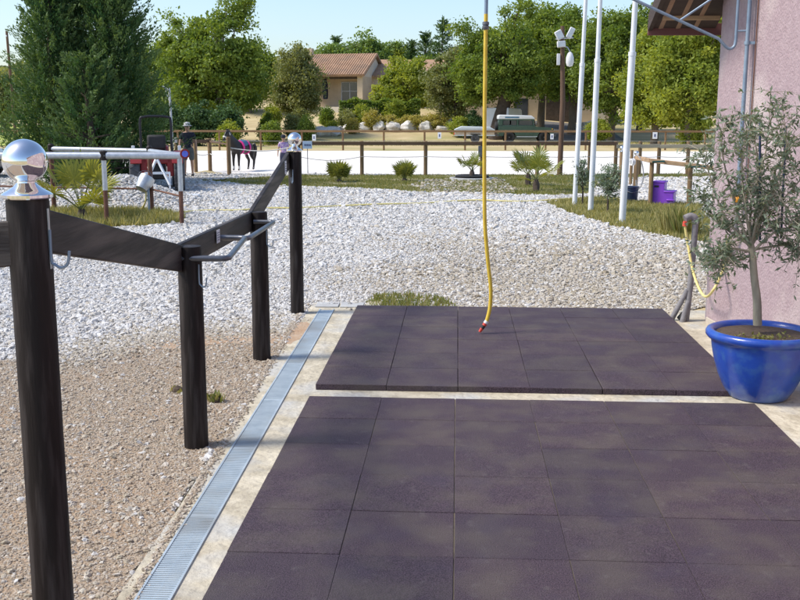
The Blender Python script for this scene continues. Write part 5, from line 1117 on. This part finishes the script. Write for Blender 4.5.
for s_ in (-1, 1): wheel(tl, (.1, s_*.78, .30), .30, .18, 'tyre_rubber', 'rim_paint', 'Y'); part('mudguard', 'black_metal', tl, lambda b: b.box((-.25, s_*.78-.11, .60), (.45, s_*.78+.11, .64)), bevel=.01)
part('drawbar', 'tube_metal', tl, lambda b: b.beam((1.4, 0, .55), (2.2, 0, .55), .07, .07)); part('tail_light', 'red_plastic', tl, lambda b: (b.box((-1.42, -.65, .58), (-1.36, -.45, .70)), b.box((-1.42, .45, .58), (-1.36, .65, .70)))); part('jockey_box', 'black_rubber', tl, lambda b: b.box((-.75, -.6, .30), (-.35, .3, .54)), bevel=.02)

# pinkish far house at the left edge
fh_ = thing('far_house', 'distant pink house with a tiled roof at the left edge', 'house', (D(-6, 82, 210).x, 210, hz(-80, 210)+.5), R(15))
part('wall', 'house_pale', fh_, lambda b: b.box((-5, 0, -3), (6, 7, 4.5))); part('roof', 'tile_roof', fh_, lambda b: b.prism([(-.5, 4.4), (3.5, 6.3), (7.5, 4.4), (7.5, 4.6), (3.5, 6.6), (-.5, 4.6)], -5.5, 6.5, Matrix(((0, 1, 0), (1, 0, 0), (0, 0, 1))).to_4x4()), smooth=False)
w1_ = part('window', 'shutter', fh_, lambda b: b.box((1.5, -.06, 1), (3, .01, 2.6))); part('pane', 'glass', w1_, lambda b: b.box((1.6, -.075, 1.1), (2.9, -.062, 2.5)))

# ------------------------------------------------------------------ rocks
RG = 'pale boulders edging the garden bed'
rk = [(305, 138, 1.2, .6, 'boulder showing just right of the far chrome ball'), (322, 136, 1.7, .75, 'wide pale boulder left of the first paper sign'), (333, 135.5, 1.4, .7, 'rounded boulder below the house porch'), (349, 130.5, 1.0, .55, 'small low boulder below the dark curtain of the porch'), (364, 130, 1.4, .6, 'flat boulder under the corner of the house'), (379, 131, 1.1, .85, 'tall pointed boulder below the hedge'), (392.5, 131, 1.4, .85, 'square pale boulder below the hedge end'), (409, 131, 1.5, .8, 'boulder under the yellow shrubs'), (426, 131, 1.5, .8, 'boulder below the leafy tree'), (443, 131, 1.3, .6, 'low boulder left of the trailer'), (338, 131, .9, .4, 'small boulder on the dry lawn below the porch shrub'), (270, 142, 1.6, .4, 'long low grey boulder behind the far fence near the child'), (583, 131, 1.3, .7, 'boulder behind the first two flagpoles'), (590, 128, 1.0, .6, 'second boulder behind the flagpoles further back')]
for i, (px, py, w_, h_, lb) in enumerate(rk):
    w_ *= 1.05; h_ *= 1.15
    yy0 = 75.5 if py > 134 else 82.0
    for _ in range(12):
        xw = D(px, py, yy0).x; zw = hz(xw, yy0); zp = D(px, py, yy0).z; yy0 += (zp-zw)*6 if abs(zp-zw) > .01 else 0; yy0 = min(max(yy0, 60), 90)
    xw = D(px, py, yy0).x; g = np.random.default_rng(100+i)
    import bmesh
    bm = bmesh.new(); bmesh.ops.create_icosphere(bm, subdivisions=4, radius=1); ph = g.uniform(0, 6, 6)
    pl_ = g.normal(size=(9, 3)); pl_ /= np.linalg.norm(pl_, axis=1, keepdims=True); po = g.uniform(.62, .9, 9)
    for v in bm.verts:
        c = np.array(v.co)
        for q, o_ in zip(pl_, po):
            dd_ = c@q-o_
            if dd_ > 0: c = c-q*dd_
        c = c*(1+.05*math.sin(5*c[0]+ph[0])*math.sin(4*c[1]+ph[1])+.03*math.sin(11*c[2]+ph[2])); v.co = Vector((c[0]*w_*.5, c[1]*w_*.42, c[2]*h_*.62))
    me = bpy.data.meshes.new('boulder'); bm.to_mesh(me); bm.free(); o = link('boulder', me, 'rock'); o.location = (xw, yy0, hz(xw, yy0)+h_*.28); o.rotation_euler = (0, 0, g.uniform(0, 3)); tag(o, 'pale '+lb if 'pale' not in lb and 'grey' not in lb else lb, 'boulder', RG)

# ------------------------------------------------------------------ garden trees and shrubs
def ztop(px, py, Y): return D(px, py, Y).z
def T(label, px, Y, top, wpx, leaf, n, size=.17, clumps=170, cr=.5, low=.22, group='trees behind the arena', name='tree', tr=.25, bark='bark', shell=.5, extra=(), cat='tree', trunk=True, fork=.35, lean=0):
    """crown from photo width and top, built where it stands"""
    x = X_(px, Y); z = hz(x, Y); H = ztop(px, top, Y)-z; rx = wpx/2/1005*Y; cz = H*(1+low)/2; rz_ = H*(1-low)/2
    bl = [(0, 0, cz, rx*.92, rx*.85, rz_), (-rx*.45, .3, cz*.85, rx*.58, rx*.6, rz_*.65), (rx*.45, -.3, cz*.9, rx*.58, rx*.6, rz_*.65), (rx*.1, -.4, cz*1.12, rx*.6, rx*.55, rz_*.75)]+list(extra)
    return tree(name, label, cat, x, Y, bl, leaf, bark, tr, fork, int(n*1.55), size*.78, clumps, cr, group, trunk, shell=shell, lean=lean)
BG = 'trees behind the arena'
T('tall dark oak behind the pony left of the house', 222, 70, 6, 104, 'leaf_oak', 26000, .15, 230, .62, .14, tr=.3, extra=((1.9, 0, 8.6, .8, .8, 1.6), (.9, 0, 9.2, .8, .8, 1.3), (-2.6, 0, 6.3, 1.8, 1.6, 2.3)))
T('broad oak filling in left of the tall dark oak', 186, 73, 28, 70, 'leaf_oak', 14000, .15, 150, .6, .12)
T('soft grey-green tree with drooping crown left of the house', 298, 78, 44, 50, 'leaf_grey', 16000, .12, 150, .6, .13, tr=.16)
for px, top, w_, lb in ((170, 104, 32, 'dark bush behind the white yard lamp'), (197, 100, 40, 'dark bush behind the man'), (226, 103, 34, 'dark bush behind the horse head'), (150, 100, 36, 'dark bush showing through at the conifers')): T(lb, px, 63.5, top, w_, 'leaf_dark', 6500, .11, 80, .42, .02, 'dark bushes along the far fence', 'bush', .05, cat='bush', trunk=True, fork=.2)
for px, Y, top, w_, leaf, lb in ((267, 72, 112, 18, 'leaf_oak', 'round clipped shrub right of the pony'), (271, 66, 119, 17, 'leaf_oak', 'second round clipped shrub just below the first'), (306, 70, 116, 17, 'leaf_oak', 'round clipped shrub behind the far chrome ball'), (293, 72, 112, 16, 'leaf_grey', 'greyish shrub beside the clipped balls'), (228, 62, 121, 22, 'leaf_bright', 'light green shrub behind the pony head'), (272, 76, 103, 22, 'leaf_bright', 'yellow-green shrub under the grey-green tree'),
                          (326, 84, 106, 13, 'leaf_oak', 'round shrub left of the house porch'), (300, 76, 104, 20, 'leaf_grey', 'loose shrub at the foot of the grey-green tree'), (348, 84, 110, 24, 'leaf_grey', 'low grey shrub in front of the porch'), (362, 84, 104, 22, 'leaf_bright', 'bright bush before the right end of the porch'), (372, 82, 109, 20, 'leaf_yellow', 'tawny bush below the clipped hedge'), (352, 80, 118, 10, 'leaf_yellow', 'small yellow tussock shrub below the house'), (388, 82, 116, 22, 'leaf_yellow', 'yellow shrub above the square boulder'), (412, 82, 115, 26, 'leaf_yellow', 'yellow flowering shrub right of the square boulder'), (436, 82, 112, 26, 'leaf_yellow', 'yellow-green shrub left of the trailer'), (332, 80, 122, 8, 'leaf_bright', 'tiny round shrub on the dry lawn'),
                          (460, 78, 116, 24, 'leaf_bright', 'leafy green shrub above the trailer'), (474, 78, 110, 18, 'leaf_dark', 'dark green bush left of the big oak trunk'), (394, 84, 96, 22, 'leaf_bright', 'bright shrub at the end of the hedge'), (598, 74, 118, 24, 'leaf_bright', 'yellow-green bush behind the flagpoles'), (693, 60, 106, 22, 'leaf_bright', 'bright bush beside the pink wall')):
    T(lb, px, Y, top, w_, leaf, 3800, .085, 70, .26, .0, 'garden shrubs', 'shrub', .03, cat='shrub', fork=.2, shell=.6)
hd_ = thing('hedge', 'long clipped green hedge right of the house porch', 'hedge', (X_(380, 86), 86, hz(X_(380, 86), 86)))
n = 16000; hx2 = 3.4; P = np.c_[rng.uniform(-hx2, hx2, n), rng.uniform(-.7, .7, n), rng.uniform(0, 2.0, n)]; f = rng.integers(0, 3, n); P[f == 0, 1] = -.7+rng.normal(0, .06, (f == 0).sum()); P[f == 1, 2] = 1.9+rng.normal(0, .07, (f == 1).sum())
P[:, 2] += .12*np.sin(P[:, 0]*2.3)+.06*np.sin(P[:, 0]*5.1); leafobj('foliage', 'leaf_oak', hd_, P, .09, .6, np.clip(.3+.3*np.sin(P[:, 0]*3+P[:, 2]*4)+rng.uniform(0, .4, n), 0, 1)); part('stems', 'dark_bark', hd_, lambda b: [b.tube([(x, 0, -.1), (x+.05, 0, 1.6)], .03, 5) for x in np.linspace(-3.2, 3.2, 14)])
for px, top, w_, Y, leaf, lb in ((335, 48, 34, 116, 'leaf_poplar', 'pale tree just above the left end of the house roof'), (352, 52, 26, 118, 'leaf_grey', 'low grey tree above the middle of the house roof'), (368, 40, 28, 118, 'leaf_poplar', 'pale rounded tree above the house ridge'), (385, 42, 26, 120, 'leaf_poplar', 'pale tree above the right end of the house roof'), (400, 50, 24, 120, 'leaf_bright', 'thin tree right of the pale trees'), (318, 56, 22, 120, 'leaf_grey', 'distant tree showing left of the chimney'), (462, 50, 44, 112, 'leaf_oak', 'background oak right of the tall conifer spire'), (430, 62, 34, 112, 'leaf_oak', 'background oak below the conifer spires')):
    T(lb, px, Y, top-6, w_*1.7, leaf, 9500, .20, 100, .75, .1, tr=.15)
def spire(px, top, Y, Rm, lb):
    x = X_(px, Y); H = ztop(px, top, Y)-hz(x, Y); plumes('conifer', lb, x, Y, H, lambda t: Rm*(1-t)**.8+.06, 300, leaf='leaf_conifer', plen=1.0, needles=26, size=.13, group='distant conifers behind the house', up=.25, trunk_r=.15)
spire(442, 17, 112, 2.0, 'tallest distant conifer spire between the house and the oaks'); spire(425, 32, 114, 1.6, 'bushy distant conifer left of the tallest spire'); spire(411, 40, 116, .9, 'thin pointed distant conifer'); spire(337, 36, 122, .9, 'thin distant conifer above the house roof'); spire(398, 44, 120, 1.0, 'small distant conifer right of the house roof')
T('bright leafy fruit tree right of the house wing', 406, 90, 57, 70, 'leaf_bright', 14000, .16, 110, .55, .05, tr=.14)
T('wide olive-green tree left of the big oak', 455, 82, 44, 62, 'leaf_grey', 16000, .14, 150, .6, .16, tr=.2, bark='dark_bark')
T('big oak with thick leaning trunk beside the off-road car', 496, 77, 20, 92, 'leaf_oak', 24000, .14, 190, .62, .24, tr=.55, bark='dark_bark', fork=.45, lean=.9, extra=((1.6, 0, 9.2, 1.5, 1.2, 1.3), (-2.2, 0, 7.6, 1.2, 1, 1.2)))
T('tall oak with pale trunk between the big oak and the floodlight pole', 541, 84, 4, 96, 'leaf_oak', 24000, .15, 190, .68, .24, tr=.3, fork=.4)
T('oak behind the floodlight pole', 572, 80, 10, 74, 'leaf_oak', 18000, .15, 150, .65, .2, tr=.3)
T('broad oak behind the white flagpoles', 612, 76, 6, 84, 'leaf_oak', 22000, .15, 170, .65, .12, tr=.3)
T('bright yellow-green tree behind the nearest flagpole', 655, 66, 18, 70, 'leaf_bright', 20000, .14, 160, .6, .08, tr=.25)
T('bright yellow-green tree partly hidden by the pink building', 690, 60, -20, 80, 'leaf_bright', 22000, .13, 180, .6, .05, tr=.25)
T('tall tree behind the pink building corner', 730, 66, -40, 110, 'leaf_bright', 16000, .16, 120, .7, .05, tr=.25)
T('dark oak behind the bright trees', 640, 84, 0, 90, 'leaf_oak', 16000, .17, 150, .75, .1, tr=.3)
T('scrubby oak at the far left edge beyond the field', 4, 95, 70, 40, 'leaf_grey', 8000, .18, 80, .8, .05)
T('background oak behind the tall dark oak', 250, 95, 40, 60, 'leaf_oak', 9000, .2, 90, .9, .05)
T('background oak behind the conifers', 150, 100, 46, 90, 'leaf_oak', 10000, .2, 90, 1.0, .05)
# woods far off
n = 60000; yy = rng.uniform(235, 420, n); xx = rng.uniform(-.52, .5, n)*yy; hh_ = 6.5+2.2*np.sin(xx*.11)+1.5*np.sin(xx*.31+yy*.1)
P = np.c_[xx, yy, hgt(xx, yy)+hh_*rng.uniform(.0, 1, n)**.5]
tag(leafobj('far_woods', 'leaf_grey', None, P, .9, .7, rng.uniform(0, 1, n)), 'distant wooded hillside', 'woods', kind='stuff')
